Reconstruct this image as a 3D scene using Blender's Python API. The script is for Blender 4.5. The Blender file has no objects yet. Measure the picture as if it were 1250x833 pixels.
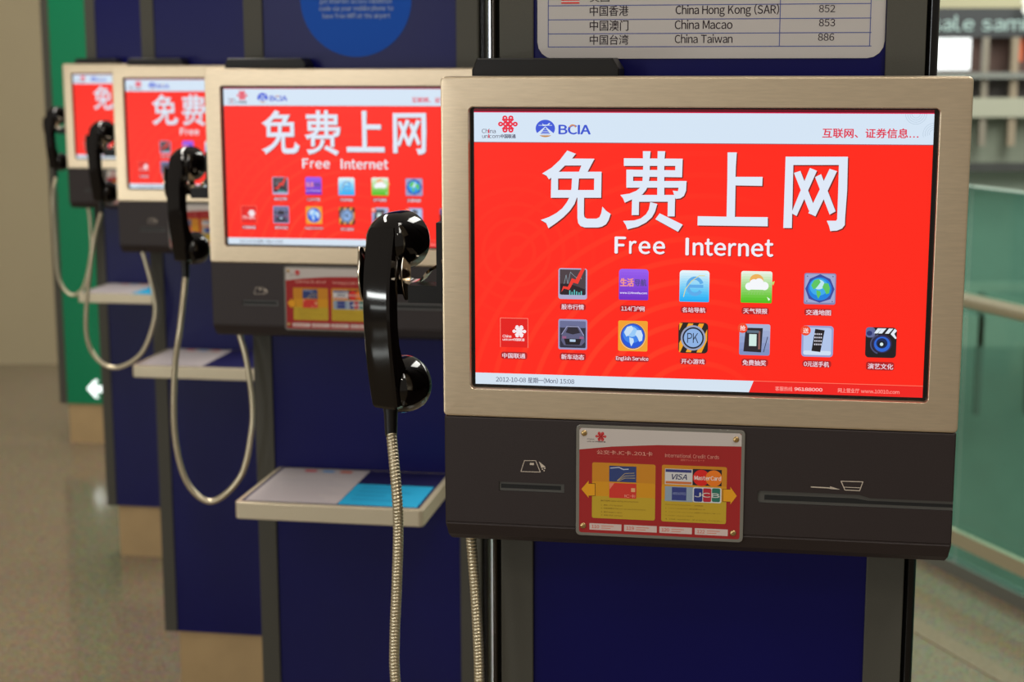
import bpy, bmesh, math, random
from mathutils import Vector, Matrix
from mathutils.geometry import tessellate_polygon
random.seed(7)
SC = bpy.context.scene
COL = SC.collection
PI = math.pi

# ------------------------------------------------------------------ camera, world, lights, exposure
cd = bpy.data.cameras.new('camera'); cam = bpy.data.objects.new('camera', cd); COL.objects.link(cam)
cd.sensor_width = 36.0; cd.lens = 57.116; cd.clip_start = 0.05; cd.clip_end = 200
R_ = Vector((0.9999976, -0.0003787, -0.0021672)); U_ = Vector((0.0022, 0.1721379, 0.9850704)); F_ = Vector((0, 0.9850728, -0.1721383))
m = Matrix((R_, U_, -F_)).transposed().to_4x4(); m.translation = Vector((0, 0, 1.7436)); cam.matrix_world = m
cd.dof.use_dof = True; cd.dof.focus_distance = 1.60; cd.dof.aperture_fstop = 7.5
SC.camera = cam
SC.view_settings.view_transform = 'Standard'; SC.view_settings.look = 'None'
SC.view_settings.exposure = 0.0; SC.view_settings.gamma = 1.0; SC.view_settings.use_curve_mapping = False

world = bpy.data.worlds.new('concourse_air'); SC.world = world; world.use_nodes = True
bg = world.node_tree.nodes['Background']
bg.inputs[0].default_value = (0.60, 0.54, 0.455, 1); bg.inputs[1].default_value = 0.46

def area(name, loc, target, sx, sy, power, color=(1, 1, 1)):
    l = bpy.data.lights.new(name, 'AREA'); l.shape = 'RECTANGLE'; l.size = sx; l.size_y = sy; l.energy = power; l.color = color
    o = bpy.data.objects.new(name, l); COL.objects.link(o); o.location = loc
    o.rotation_euler = (Vector(target) - Vector(loc)).to_track_quat('-Z', 'Y').to_euler(); return o
area('unseen_overhead_light', (-1.6, 4.6, 4.6), (-1.6, 4.6, 0), 0.4, 5.0, 150, (1, 0.95, 0.86))
area('unseen_overhead_light', (1.2, 0.2, 4.4), (1.0, 1.0, 0), 0.5, 3.0, 60, (1, 0.95, 0.86))
area('unseen_overhead_light', (5.0, 10.0, 5.0), (5.0, 11.5, 0), 3.0, 6.0, 560, (1, 0.99, 0.93))  # unseen light added to brighten the far hall behind the glass
area('unseen_overhead_light', (2.3, 4.6, 4.6), (2.3, 4.9, 0), 1.2, 3.0, 120, (1, 0.99, 0.92))  # added out of view to brighten the floor by the railing
area('daylight_window', (-3.4, -3.6, 2.3), (0, 2, 1.3), 0.9, 1.8, 50, (0.93, 0.97, 1.0))
area('handset_glint_light', (-5.4, -1.5, 0.98), (-0.1, 1.7, 1.4), 2.6, 0.22, 45, (0.95, 1.0, 0.97))  # unseen strip added to give the handset its bright highlight band
area('handset_glint_light', (-5.4, -1.5, 0.45), (-0.1, 1.7, 1.4), 2.0, 0.14, 4, (0.95, 1.0, 0.97))  # fainter added strip for the handset's lower highlight band
for x_, y_ in ((-1.4, -1.2), (-0.5, -1.8), (0.6, -1.2), (-2.3, 0.2)):
    area('downlight', (x_, y_, 3.4), (x_, y_, 0), 0.16, 0.16, 7, (1, 0.93, 0.82))

# ------------------------------------------------------------------ materials
def lin(c):
    return tuple(((v / 255) / 12.92 if v / 255 <= 0.04045 else ((v / 255 + 0.055) / 1.055) ** 2.4) for v in c[:3]) + (1,)
MATS = {}
def mat(name, rgb, rough=0.5, metal=0.0, spec=0.5, noise=0.0, scale=40.0, bump=0.0, stretch=(1, 1, 1), coat=0.0, aniso=0.0):
    if name in MATS: return MATS[name]
    M = bpy.data.materials.new(name); M.use_nodes = True; nt = M.node_tree; b = nt.nodes['Principled BSDF']
    c = lin(rgb)
    b.inputs['Base Color'].default_value = c; b.inputs['Roughness'].default_value = rough; b.inputs['Metallic'].default_value = metal
    b.inputs['Specular IOR Level'].default_value = spec; b.inputs['Coat Weight'].default_value = coat; b.inputs['Coat Roughness'].default_value = 0.05
    b.inputs['Anisotropic'].default_value = aniso
    if noise > 0 or bump > 0:
        tc = nt.nodes.new('ShaderNodeTexCoord'); mp = nt.nodes.new('ShaderNodeMapping'); mp.inputs['Scale'].default_value = stretch
        n = nt.nodes.new('ShaderNodeTexNoise'); n.inputs['Scale'].default_value = scale; n.inputs['Detail'].default_value = 5
        nt.links.new(tc.outputs['Object'], mp.inputs[0]); nt.links.new(mp.outputs[0], n.inputs['Vector'])
        if noise > 0:
            r = nt.nodes.new('ShaderNodeMapRange'); r.inputs[1].default_value = 0.3; r.inputs[2].default_value = 0.7
            r.inputs[3].default_value = 1 - noise; r.inputs[4].default_value = 1 + noise
            mx = nt.nodes.new('ShaderNodeVectorMath'); mx.operation = 'SCALE'; mx.inputs[0].default_value = c[:3]
            nt.links.new(n.outputs[0], r.inputs[0]); nt.links.new(r.outputs[0], mx.inputs['Scale']); nt.links.new(mx.outputs[0], b.inputs['Base Color'])
        if bump > 0:
            bp = nt.nodes.new('ShaderNodeBump'); bp.inputs['Strength'].default_value = bump; bp.inputs['Distance'].default_value = 0.001
            nt.links.new(n.outputs[0], bp.inputs['Height']); nt.links.new(bp.outputs[0], b.inputs['Normal'])
    MATS[name] = M; return M
def glow(rgb, strength=1.0):
    """a colour shown by a lit screen or lamp"""
    key = 'glow_%d_%d_%d_%.1f' % (*rgb, strength)
    if key in MATS: return MATS[key]
    M = bpy.data.materials.new(key); M.use_nodes = True; b = M.node_tree.nodes['Principled BSDF']
    b.inputs['Base Color'].default_value = (0.01, 0.01, 0.01, 1); b.inputs['Roughness'].default_value = 0.35; b.inputs['Specular IOR Level'].default_value = 0.25
    b.inputs['Emission Color'].default_value = lin(rgb); b.inputs['Emission Strength'].default_value = strength
    MATS[key] = M; return M
def ink(rgb):
    """printed colour"""
    return mat('ink_%d_%d_%d' % tuple(rgb), rgb, 0.6, 0, 0.25)

bezel_m = mat('brushed_champagne_metal', (212, 192, 163), 0.34, 0.75, 0.5, 0.05, 60, 0.05, (1, 1, 9), aniso=0.3)
case_m = mat('charcoal_enamel', (46, 37, 36), 0.5, 0.15, 0.4, 0.06, 500, 0.1)
slot_m = mat('slot_shade_black', (9, 9, 9), 0.7)  # near-black colour stands in for the shade inside the slots
rim_m = mat('slot_rim_plastic', (78, 76, 72), 0.45)
black_m = mat('black_plastic', (12, 10, 9), 0.45, 0, 0.3)
gasket_m = mat('screen_surround', (12, 9, 9), 0.25)
hand_m = mat('glossy_black_handset', (9, 5, 5), 0.07, 0, 0.55)
rubber_m = mat('black_rubber', (10, 9, 9), 0.35)
chrome_m = mat('chrome', (205, 190, 170), 0.12, 1.0)
hose_m = mat('metal_hose', (206, 194, 166), 0.3, 0.85)
brass_m = mat('brass_screw_metal', (190, 160, 110), 0.3, 0.9)
post_m = mat('grey_post_enamel', (76, 74, 66), 0.6, 0, 0.3, 0.04, 500, 0.08)
navy_m = mat('navy_panel', (8, 8, 80), 0.34, 0, 0.22, 0.05, 8)
green_m = mat('green_panel', (0, 128, 84), 0.35, 0, 0.35)
plinth_m = mat('beige_plinth_stone', (182, 154, 112), 0.35, 0, 0.4, 0.07, 9, 0.0)
shelf_m = mat('satin_shelf_metal', (205, 192, 165), 0.4, 0.35)
tube_m = mat('dark_polished_tube', (60, 55, 50), 0.12, 0.9)
acrylic_m = mat('acrylic_edge', (120, 116, 108), 0.15, 0, 0.5)
wall_m = mat('beige_wall', (178, 164, 134), 0.6, 0, 0.3, 0.04, 1.2)

# red screen background with faint lighter rings, as the picture shown on the screen
def screen_red():
    M = bpy.data.materials.new('red_screen_picture'); M.use_nodes = True; nt = M.node_tree; b = nt.nodes['Principled BSDF']
    b.inputs['Base Color'].default_value = (0.01, 0.01, 0.01, 1); b.inputs['Roughness'].default_value = 0.35; b.inputs['Specular IOR Level'].default_value = 0.25
    tc = nt.nodes.new('ShaderNodeTexCoord'); prev = None
    acc = None
    for (cx, cz, fr, rmax, amp) in ((0.262, -0.352, 300, 0.21, 0.8), (0.075, -0.175, 420, 0.07, 0.2)):
        v = nt.nodes.new('ShaderNodeVectorMath'); v.operation = 'SUBTRACT'; v.inputs[1].default_value = (cx - 0.257, 0, cz + 0.480); nt.links.new(tc.outputs['Object'], v.inputs[0])
        sx = nt.nodes.new('ShaderNodeSeparateXYZ'); nt.links.new(v.outputs[0], sx.inputs[0])
        cb = nt.nodes.new('ShaderNodeCombineXYZ'); nt.links.new(sx.outputs[0], cb.inputs[0]); nt.links.new(sx.outputs[2], cb.inputs[2])
        ln = nt.nodes.new('ShaderNodeVectorMath'); ln.operation = 'LENGTH'; nt.links.new(cb.outputs[0], ln.inputs[0])
        mu = nt.nodes.new('ShaderNodeMath'); mu.operation = 'MULTIPLY'; mu.inputs[1].default_value = fr; nt.links.new(ln.outputs['Value'], mu.inputs[0])
        sn = nt.nodes.new('ShaderNodeMath'); sn.operation = 'SINE'; nt.links.new(mu.outputs[0], sn.inputs[0])
        r1 = nt.nodes.new('ShaderNodeMapRange'); r1.inputs[1].default_value = 0.5; r1.inputs[2].default_value = 0.9; nt.links.new(sn.outputs[0], r1.inputs[0])
        r2 = nt.nodes.new('ShaderNodeMapRange'); r2.inputs[1].default_value = rmax * 1.5; r2.inputs[2].default_value = rmax * 0.5; nt.links.new(ln.outputs['Value'], r2.inputs[0])
        m1 = nt.nodes.new('ShaderNodeMath'); m1.operation = 'MULTIPLY'; nt.links.new(r1.outputs[0], m1.inputs[0]); nt.links.new(r2.outputs[0], m1.inputs[1])
        m2 = nt.nodes.new('ShaderNodeMath'); m2.operation = 'MULTIPLY'; m2.inputs[1].default_value = amp; nt.links.new(m1.outputs[0], m2.inputs[0])
        if acc is None: acc = m2
        else:
            a = nt.nodes.new('ShaderNodeMath'); a.operation = 'MAXIMUM'; nt.links.new(acc.outputs[0], a.inputs[0]); nt.links.new(m2.outputs[0], a.inputs[1]); acc = a
    mx = nt.nodes.new('ShaderNodeMix'); mx.data_type = 'RGBA'
    mx.inputs[6].default_value = lin((254, 34, 16)); mx.inputs[7].default_value = lin((255, 60, 30))
    sx = nt.nodes.new('ShaderNodeSeparateXYZ'); nt.links.new(tc.outputs['Object'], sx.inputs[0])
    fd = nt.nodes.new('ShaderNodeMapRange'); fd.inputs[1].default_value = 0.08; fd.inputs[2].default_value = -0.06; nt.links.new(sx.outputs[0], fd.inputs[0])
    fm = nt.nodes.new('ShaderNodeMath'); fm.operation = 'MULTIPLY'; nt.links.new(acc.outputs[0], fm.inputs[0]); nt.links.new(fd.outputs[0], fm.inputs[1]); acc = fm
    nt.links.new(acc.outputs[0], mx.inputs[0]); nt.links.new(mx.outputs[2], b.inputs['Emission Color']); b.inputs['Emission Strength'].default_value = 1.0
    return M
red_m = screen_red()

# ------------------------------------------------------------------ things and parts
P0 = Vector((-0.0710, 1.6341, 1.7250)); STEP = Vector((-0.4735, 1.2793, 0)); YAW = -0.1686
def tag(o, label=None, cat=None, group=None, kind=None):
    if label: o['label'] = label
    if cat: o['category'] = cat
    if group: o['group'] = group
    if kind: o['kind'] = kind
    return o
BASE = {}
def station(name, k, base, label, cat, group=None):
    """Empty at the base of a thing that belongs to booth k; its parts are given in booth millimetres (along, away, up)"""
    o = bpy.data.objects.new(name, None); o.empty_display_size = 0.05; COL.objects.link(o)
    b = Vector(base) * 0.001; BASE[o.name] = b
    o.rotation_euler = (0, 0, YAW); o.location = P0 + STEP * k + Matrix.Rotation(YAW, 3, 'Z') @ b
    return tag(o, label, cat, group)
def base_of(parent):
    p = parent
    while p is not None and p.name not in BASE: p = p.parent
    return BASE[p.name] if p is not None else Vector((0, 0, 0))
def link(name, verts, faces, mats, parent=None, fm=None, smooth=False, mm=True, sharp=None):
    me = bpy.data.meshes.new(name)
    b = base_of(parent) if parent else Vector((0, 0, 0)); s = 0.001 if mm else 1.0
    me.from_pydata([Vector(v) * s - b for v in verts], [], faces)
    if not isinstance(mats, (list, tuple)): mats = [mats]
    for x in mats: me.materials.append(x)
    if fm:
        for p, i in zip(me.polygons, fm): p.material_index = i
    bm = bmesh.new(); bm.from_mesh(me)
    if not fm: bmesh.ops.recalc_face_normals(bm, faces=bm.faces)
    if smooth:
        for f in bm.faces: f.smooth = True
        a = math.radians(sharp or 38)
        for e in bm.edges:
            if len(e.link_faces) == 2 and e.calc_face_angle(0) > a: e.smooth = False
    bm.to_mesh(me); bm.free()
    o = bpy.data.objects.new(name, me); COL.objects.link(o)
    if smooth:
        w_ = o.modifiers.new('weighted_normals', 'WEIGHTED_NORMAL'); w_.keep_sharp = True; w_.weight = 80
    if parent: o.parent = parent
    return o
class MB:
    def __init__(s): s.v = []; s.f = []
    def add(s, vs, fs):
        n = len(s.v); s.v += [tuple(v) for v in vs]; s.f += [tuple(i + n for i in f) for f in fs]; return s
    def box(s, x0, x1, y0, y1, z0, z1):
        return s.add([(x, y, z) for x in (x0, x1) for y in (y0, y1) for z in (z0, z1)],
                     [(0, 1, 3, 2), (4, 6, 7, 5), (0, 4, 5, 1), (2, 3, 7, 6), (0, 2, 6, 4), (1, 5, 7, 3)])
    def loft(s, loops, cap0=True, cap1=True, closed=True):
        n = len(loops[0]); o = len(s.v)
        for l in loops: s.v += [tuple(p) for p in l]
        for i in range(len(loops) - 1):
            for j in range(n if closed else n - 1):
                k = (j + 1) % n; s.f.append((o + i * n + j, o + i * n + k, o + (i + 1) * n + k, o + (i + 1) * n + j))
        if cap0: s.f.append(tuple(o + j for j in reversed(range(n))))
        if cap1: s.f.append(tuple(o + (len(loops) - 1) * n + j for j in range(n)))
        return s
    def tube(s, pts, r, n=10, cap=True):
        pts = [Vector(p) for p in pts]; rr = r if isinstance(r, (list, tuple)) else [r] * len(pts)
        t0 = (pts[1] - pts[0]).normalized(); a = Vector((0, 0, 1)) if abs(t0.z) < 0.9 else Vector((1, 0, 0))
        nx = t0.cross(a).normalized(); loops = []
        for i, p in enumerate(pts):
            t = (pts[min(i + 1, len(pts) - 1)] - pts[max(i - 1, 0)]).normalized()
            nx = (nx - t * nx.dot(t)).normalized(); ny = t.cross(nx)
            loops.append([p + (nx * math.cos(2 * PI * j / n) + ny * math.sin(2 * PI * j / n)) * rr[i] for j in range(n)])
        return s.loft(loops, cap, cap)
    def build(s, name, m, parent=None, smooth=False, mm=True, sharp=None):
        return link(name, s.v, s.f, m, parent, None, smooth, mm, sharp)
def rr(x0, x1, z0, z1, r, seg=5):
    pts = []
    for cx, cz, a0 in ((x1 - r, z1 - r, 0), (x0 + r, z1 - r, 90), (x0 + r, z0 + r, 180), (x1 - r, z0 + r, 270)):
        for i in range(seg + 1):
            a = math.radians(a0 + 90 * i / seg); pts.append((cx + r * math.cos(a), cz + r * math.sin(a)))
    return pts
def slab(pts, y0, y1, bev=0.0):
    """prism of an outline (along, up) between two depths, its near edge rounded"""
    mb = MB(); cx = sum(p[0] for p in pts) / len(pts); cz = sum(p[1] for p in pts) / len(pts)
    def ins(d):
        xs = [p[0] for p in pts]; zs = [p[1] for p in pts]; w = max(xs) - min(xs); h = max(zs) - min(zs)
        return [(cx + (p[0] - cx) * (1 - 2 * d / w), cz + (p[1] - cz) * (1 - 2 * d / h)) for p in pts]
    lp = [[(p[0], y1, p[1]) for p in pts]]
    if bev:
        lp += [[(p[0], y0 + bev, p[1]) for p in pts], [(p[0], y0 + bev * 0.3, p[1]) for p in ins(bev * 0.3)], [(p[0], y0, p[1]) for p in ins(bev)]]
    else: lp += [[(p[0], y0, p[1]) for p in pts]]
    return mb.loft(lp)
def catmull(pts, n=12):
    P = [Vector(p) for p in pts]; P = [P[0] * 2 - P[1]] + P + [P[-1] * 2 - P[-2]]; out = []
    for i in range(1, len(P) - 2):
        for j in range(n):
            t = j / n; a, b, c, d = P[i - 1:i + 3]
            out.append(0.5 * ((2 * b) + (c - a) * t + (2 * a - 5 * b + 4 * c - d) * t * t + (3 * b - a - 3 * c + d) * t ** 3))
    out.append(P[-2]); return out

# ------------------------------------------------------------------ flat print: polygons and lettering on a face
_font_cache = {}
def plain_letters(t):
    """plain sans-serif letters, each set at its own width, from the wide forms the default font carries"""
    V = []; Fs = []; x = 0.0
    for ch in t:
        if ch == ' ': x += 0.30; continue
        w = ord(ch) - 0x20 + 0xFF00 if 0x21 <= ord(ch) <= 0x7E else ord(ch)
        vs, fs = ([(0, .25), (0.26, .25), (0.26, .33), (0, .33)], [(0, 1, 2, 3)]) if ch == '-' else text_shape(chr(w)) if ch != 'I' else ([(0, 0), (0.095, 0), (0.095, 0.735), (0, 0.735)], [(0, 1, 2, 3)])
        if not vs: continue
        mn, mx = min(v[0] for v in vs), max(v[0] for v in vs)
        n = len(V); V += [(v[0] - mn + x, v[1]) for v in vs]; Fs += [tuple(i + n for i in f) for f in fs]; x += mx - mn + 0.085
    return V, Fs
def text_shape(body, bold=0.0, spacing=1.0):
    key = (body, bold, spacing)
    if key in _font_cache: return _font_cache[key]
    cu = bpy.data.curves.new('t', 'FONT'); cu.body = body; cu.size = 1; cu.space_character = spacing; cu.resolution_u = 3; cu.fill_mode = 'FRONT'
    o = bpy.data.objects.new('t', cu); COL.objects.link(o)
    dg = bpy.context.evaluated_depsgraph_get(); me = o.evaluated_get(dg).to_mesh()
    vs = [(v.co.x, v.co.y) for v in me.vertices]; fs = [tuple(p.vertices) for p in me.polygons]
    o.evaluated_get(dg).to_mesh_clear(); bpy.data.objects.remove(o); bpy.data.curves.remove(cu)
    _font_cache[key] = (vs, fs); return vs, fs
class Print:
    """flat coloured shapes printed or shown on a face; every layer lies 0.12 mm before the last"""
    def __init__(s, y, colour, horizontal=False, step=0.12):
        s.y = y; s.colour = colour; s.v = []; s.f = []; s.m = []; s.mats = []; s.h = horizontal; s.step = step
    def _mi(s, c):
        M = c if isinstance(c, bpy.types.Material) else s.colour(c)
        if M not in s.mats: s.mats.append(M)
        return s.mats.index(M)
    def raw(s, pts, faces, c, layer):
        n = len(s.v); d = layer * s.step
        for p in pts: s.v.append((p[0], p[1], s.y + d) if s.h else (p[0], s.y - d, p[1]))
        mi = s._mi(c)
        for f in faces:
            a = [pts[i] for i in f]; ar = sum(a[i][0] * a[(i + 1) % len(a)][1] - a[(i + 1) % len(a)][0] * a[i][1] for i in range(len(a)))
            f = tuple(i + n for i in f)
            s.f.append(f if ar > 0 else f[::-1]); s.m.append(mi)
    def poly(s, pts, c, layer=0):
        t = tessellate_polygon([[Vector((p[0], p[1], 0)) for p in pts]]); s.raw(pts, t, c, layer)
    def rect(s, b, c, layer=0, r=0.0):
        (x0, z0), (x1, z1) = b; x0, x1 = min(x0, x1), max(x0, x1); z0, z1 = min(z0, z1), max(z0, z1)
        s.poly(rr(x0, x1, z0, z1, r, 4) if r else [(x0, z0), (x1, z0), (x1, z1), (x0, z1)], c, layer)
    def disc(s, cx, cz, rx, rz, c, layer=0, n=28, a0=0, a1=360):
        full = (a1 - a0) >= 360; k = n if full else n + 1
        s.poly([(cx + rx * math.cos(math.radians(a0 + (a1 - a0) * i / n)), cz + rz * math.sin(math.radians(a0 + (a1 - a0) * i / n))) for i in range(k)], c, layer)
    def ring(s, cx, cz, rx, rz, t, c, layer=0, n=24, a0=0, a1=360):
        pts = []
        for i in range(n + 1):
            a = math.radians(a0 + (a1 - a0) * i / n)
            pts += [(cx + rx * math.cos(a), cz + rz * math.sin(a)), (cx + (rx - t) * math.cos(a), cz + (rz - t) * math.sin(a))]
        s.raw(pts, [(2 * i, 2 * i + 2, 2 * i + 3, 2 * i + 1) for i in range(n)], c, layer)
    def line(s, pts, t, c, layer=0, closed=False):
        q = list(pts) + ([pts[0]] if closed else [])
        for a, b in zip(q[:-1], q[1:]):
            dx, dz = b[0] - a[0], b[1] - a[1]; L = math.hypot(dx, dz) or 1; nx, nz = -dz / L * t / 2, dx / L * t / 2; ex, ez = dx / L * t * 0.4, dz / L * t * 0.4
            s.raw([(a[0] + nx - ex, a[1] + nz - ez), (a[0] - nx - ex, a[1] - nz - ez), (b[0] - nx + ex, b[1] - nz + ez), (b[0] + nx + ex, b[1] + nz + ez)], [(0, 1, 2, 3)], c, layer)
    def text(s, body, b, c, layer=0, bold=0.0, spacing=1.0, slant=0.0, plain=True):
        latin = all(ord(ch) < 0x2E80 for ch in body)
        vs, fs = plain_letters(body) if plain and any(0x21 <= ord(ch) <= 0x7E for ch in body) else text_shape(body, 0.0, spacing)
        if not vs: return
        (x0, z0), (x1, z1) = b; x0, x1 = min(x0, x1), max(x0, x1); z0, z1 = min(z0, z1), max(z0, z1)
        ax, bx = min(v[0] for v in vs), max(v[0] for v in vs); ay, by = min(v[1] for v in vs), max(v[1] for v in vs)
        d = bold * (z1 - z0) * (1.0 if latin else 0.9)
        for ox, oz in (((-d, 0), (d, 0), (0, d * .6), (0, -d * .6)) if d > 0 else ((0, 0),)):
            s.raw([(x0 + ox + (v[0] - ax) / (bx - ax) * (x1 - x0) + slant * (v[1] - ay) / (by - ay) * (z1 - z0), z0 + oz + (v[1] - ay) / (by - ay) * (z1 - z0)) for v in vs], fs, c, layer)
    def knot(s, b, c, layer, t=0.075):
        """the red woven knot emblem"""
        (x0, z0), (x1, z1) = b; x0, x1 = min(x0, x1), max(x0, x1); z0, z1 = min(z0, z1), max(z0, z1)
        cx, cz, w, h = (x0 + x1) / 2, (z0 + z1) / 2, x1 - x0, z1 - z0
        for ux, uz in ((-.15, .36), (.15, .36), (-.15, -.36), (.15, -.36), (-.37, 0), (.37, 0), (-.13, .0), (.13, 0), (0, .17), (0, -.17)):
            s.ring(cx + ux * w, cz + uz * h, .13 * w, .14 * h, t * w, c, layer, 14)
        for a in (((-.26, .27), (.26, -.27)), ((-.26, -.27), (.26, .27))):
            s.line([(cx + q[0] * w, cz + q[1] * h) for q in a], t * w, c, layer)
    def build(s, name, parent):
        # horizontal prints carry (along, away); give real heights
        vs = s.v
        return link(name, vs, s.f, s.mats, parent, s.m)
def grow(pts, d):  # shifted copy
    return [(p[0] + d, p[1] - d) for p in pts]

# ------------------------------------------------------------------ the setting
def place(verts): return verts
fl = mat('polished_granite_floor', (150, 133, 104), 0.13, 0, 0.5)
nt = fl.node_tree; b = nt.nodes['Principled BSDF']
tc = nt.nodes.new('ShaderNodeTexCoord'); n1 = nt.nodes.new('ShaderNodeTexNoise'); n1.inputs['Scale'].default_value = 160; n1.inputs['Detail'].default_value = 4
n2 = nt.nodes.new('ShaderNodeTexVoronoi'); n2.inputs['Scale'].default_value = 90
nt.links.new(tc.outputs['Object'], n1.inputs['Vector']); nt.links.new(tc.outputs['Object'], n2.inputs['Vector'])
cr = nt.nodes.new('ShaderNodeValToRGB'); cr.color_ramp.elements[0].position = 0.36; cr.color_ramp.elements[0].color = lin((98, 86, 70)); cr.color_ramp.elements[1].position = 0.62; cr.color_ramp.elements[1].color = lin((150, 134, 110))
mxx = nt.nodes.new('ShaderNodeMix'); mxx.data_type = 'RGBA'; mxx.blend_type = 'MULTIPLY'; mxx.inputs[0].default_value = 0.35
nt.links.new(n1.outputs[0], cr.inputs[0]); nt.links.new(cr.outputs[0], mxx.inputs[6]); nt.links.new(n2.outputs['Color'], mxx.inputs[7]); nt.links.new(mxx.outputs[2], b.inputs['Base Color'])
RA = Vector((1.5124, 5.3405, 0)); RD = Vector((-0.335, 0.942, 0)).normalized(); RN = Vector((RD.y, -RD.x, 0))   # line of the glass railing
def rail(t, s=0.0, z=0.0): p = RA + RD * t + RN * s; return (p.x, p.y, z)
mb = MB(); a, bb = rail(-9, 0.06), rail(18, 0.06)
L0, L1 = (-9.0, -4.0, 0), (-9.0, 14.0, 0)
mb.add([L0, (a[0], -4, 0), a, bb, L1] + [(p[0], p[1], -0.25) for p in (L0, (a[0], -4, 0), a, bb, L1)],
       [(0, 1, 2, 3, 4), (9, 8, 7, 6, 5)] + [(i, i + 5, (i + 1) % 5 + 5, (i + 1) % 5) for i in range(5)])
tag(mb.build('floor', fl, mm=False), kind='structure')
tag(MB().box(-9, -2.42, 9.23, 9.4, 0, 5).build('wall_left', wall_m, mm=False), kind='structure')
# tall daylit window far behind the booths
win = tag(bpy.data.objects.new('window_1', None), kind='structure'); COL.objects.link(win); win.location = (-1.2, 12.0, 0); BASE[win.name] = Vector((-1.2, 12.0, 0))
frame_m = mat('window_frame_grey', (120, 122, 118), 0.4, 0.3)
for i in range(4):
    x = -3.2 + i * 0.95
    MB().box(x + 0.03, x + 0.92, 12.0, 12.02, 0.12, 4.6).build('pane', glow((236, 244, 255), 2.6), win, mm=False)
for i in range(5):
    x = -3.2 + i * 0.95; MB().box(x - 0.03, x + 0.03, 11.97, 12.06, 0, 4.7).build('mullion', frame_m, win, mm=False)
for z in (0.0, 4.6): MB().box(-3.2, 0.6, 11.97, 12.06, z, z + 0.12).build('window_rail', frame_m, win, mm=False)
# darker granite band let into the floor beside the railing
band_m = mat('brown_granite_band', (128, 108, 88), 0.2, 0, 0.5, 0.15, 90)
q = [(1.1, 5.42), (1.36, 4.62)]
mb = MB()
mb.add([rail(-6, -0.46, 0.0), rail(-6, -0.383, 0.0), rail(14, -0.383, 0.0), rail(14, -0.46, 0.0)] + [rail(-6, -0.46, 0.003), rail(-6, -0.383, 0.003), rail(14, -0.383, 0.003), rail(14, -0.46, 0.003)],
       [(0, 1, 5, 4), (1, 2, 6, 5), (2, 3, 7, 6), (3, 0, 4, 7), (4, 5, 6, 7), (3, 2, 1, 0)])
tag(mb.build('trim_1', band_m, mm=False), kind='structure')
low_m = mat('lower_hall_floor', (150, 158, 144), 0.3, 0, 0.4, 0.08, 2)
mb = MB(); q = [rail(-9, 0.08), (14, -4, 0), (14, 14.2, 0), rail(10, 0.08), ]
mb.add([(p[0], p[1], -3.2) for p in q] + [(p[0], p[1], -3.4) for p in q], [(0, 1, 2, 3), (7, 6, 5, 4), (0, 4, 5, 1), (1, 5, 6, 2), (2, 6, 7, 3), (3, 7, 4, 0)])
tag(mb.build('floor_lower_hall', low_m, mm=False), kind='structure')
back_m = mat('far_hall_wall', (150, 164, 150), 0.6, 0, 0.3, 0.12, 1.5)
tag(MB().box(1.0, 14, 14.05, 14.25, -3.2, 6).build('wall_back', back_m, mm=False), kind='structure')

def root(name, loc, label, cat, group=None):
    o = bpy.data.objects.new(name, None); o.empty_display_size = 0.1; COL.objects.link(o); o.location = loc; BASE[o.name] = Vector(loc)
    return tag(o, label, cat, group)
# shop front across the hall
shop = root('shop_front', (4.6, 13.9, 0.85), 'blurred dark shop front with a pale-lettered fascia across the hall', 'shop front')
MB().box(2.6, 9, 13.94, 14.04, 2.14, 2.9).build('upper_wall', mat('khaki_wall', (168, 164, 132), 0.6), shop, mm=False)
MB().box(2.6, 9, 13.80, 14.04, 1.90, 2.14).build('fascia', mat('shop_fascia', (52, 56, 58), 0.5), shop, mm=False)
MB().box(2.6, 9, 13.98, 14.04, 1.60, 1.90).build('shop_interior', mat('shop_interior_brown', (88, 66, 58), 0.6, noise=0.25, scale=4), shop, mm=False)
x_ = 3.50
for ch in 'sale samba':
    if ch == ' ': x_ += 0.05; continue
    vs, fs = plain_letters(ch); sc_ = 0.155; wd = max(v[0] for v in vs) * sc_
    vv = [(x_ + v[0] * sc_, 13.79, 1.955 + v[1] * sc_) for v in vs]; nv = len(vv)
    vv += [(p[0], 13.797, p[2]) for p in vv]
    link('sign_letter', vv, fs + [tuple(i + nv for i in f[::-1]) for f in fs], glow((205, 235, 222), 1.0), shop, mm=False); x_ += wd + 0.022
MB().box(3.40, 3.86, 13.86, 13.96, 1.63, 1.895).build('lit_poster', glow((250, 255, 252), 1.6), shop, mm=False)
for x, w, c in ((3.93, .05, (128, 122, 108)), (4.17, .06, (140, 128, 108))):
    MB().box(x, x + w, 13.74, 13.80, 1.0, 1.90).build('shop_column', mat('column_%d' % c[0], c, 0.5), shop, mm=False)
MB().box(4.23, 4.29, 13.84, 13.9, 1.70, 1.90).build('orange_sign', mat('orange_sign', (200, 92, 50), 0.5), shop, mm=False)
MB().box(2.6, 9, 13.70, 14.04, 1.56, 1.61).build('sill', mat('sill_grey', (120, 124, 118), 0.4), shop, mm=False)
MB().box(2.6, 9, 13.92, 14.04, 1.40, 1.56).build('dado', mat('dado_dark', (72, 68, 66), 0.5), shop, mm=False)
MB().box(2.6, 9, 13.72, 14.04, 1.24, 1.40).build('floor_edge', mat('floor_edge_pale', (158, 160, 142), 0.5), shop, mm=False)
MB().box(2.6, 9, 13.90, 14.04, 0.85, 1.24).build('apron', mat('apron_grey', (120, 128, 112), 0.5), shop, mm=False)
MB().box(2.6, 9, 13.82, 14.04, 0.78, 0.85).build('dark_edge', mat('dark_edge', (58, 60, 58), 0.5), shop, mm=False)
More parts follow.
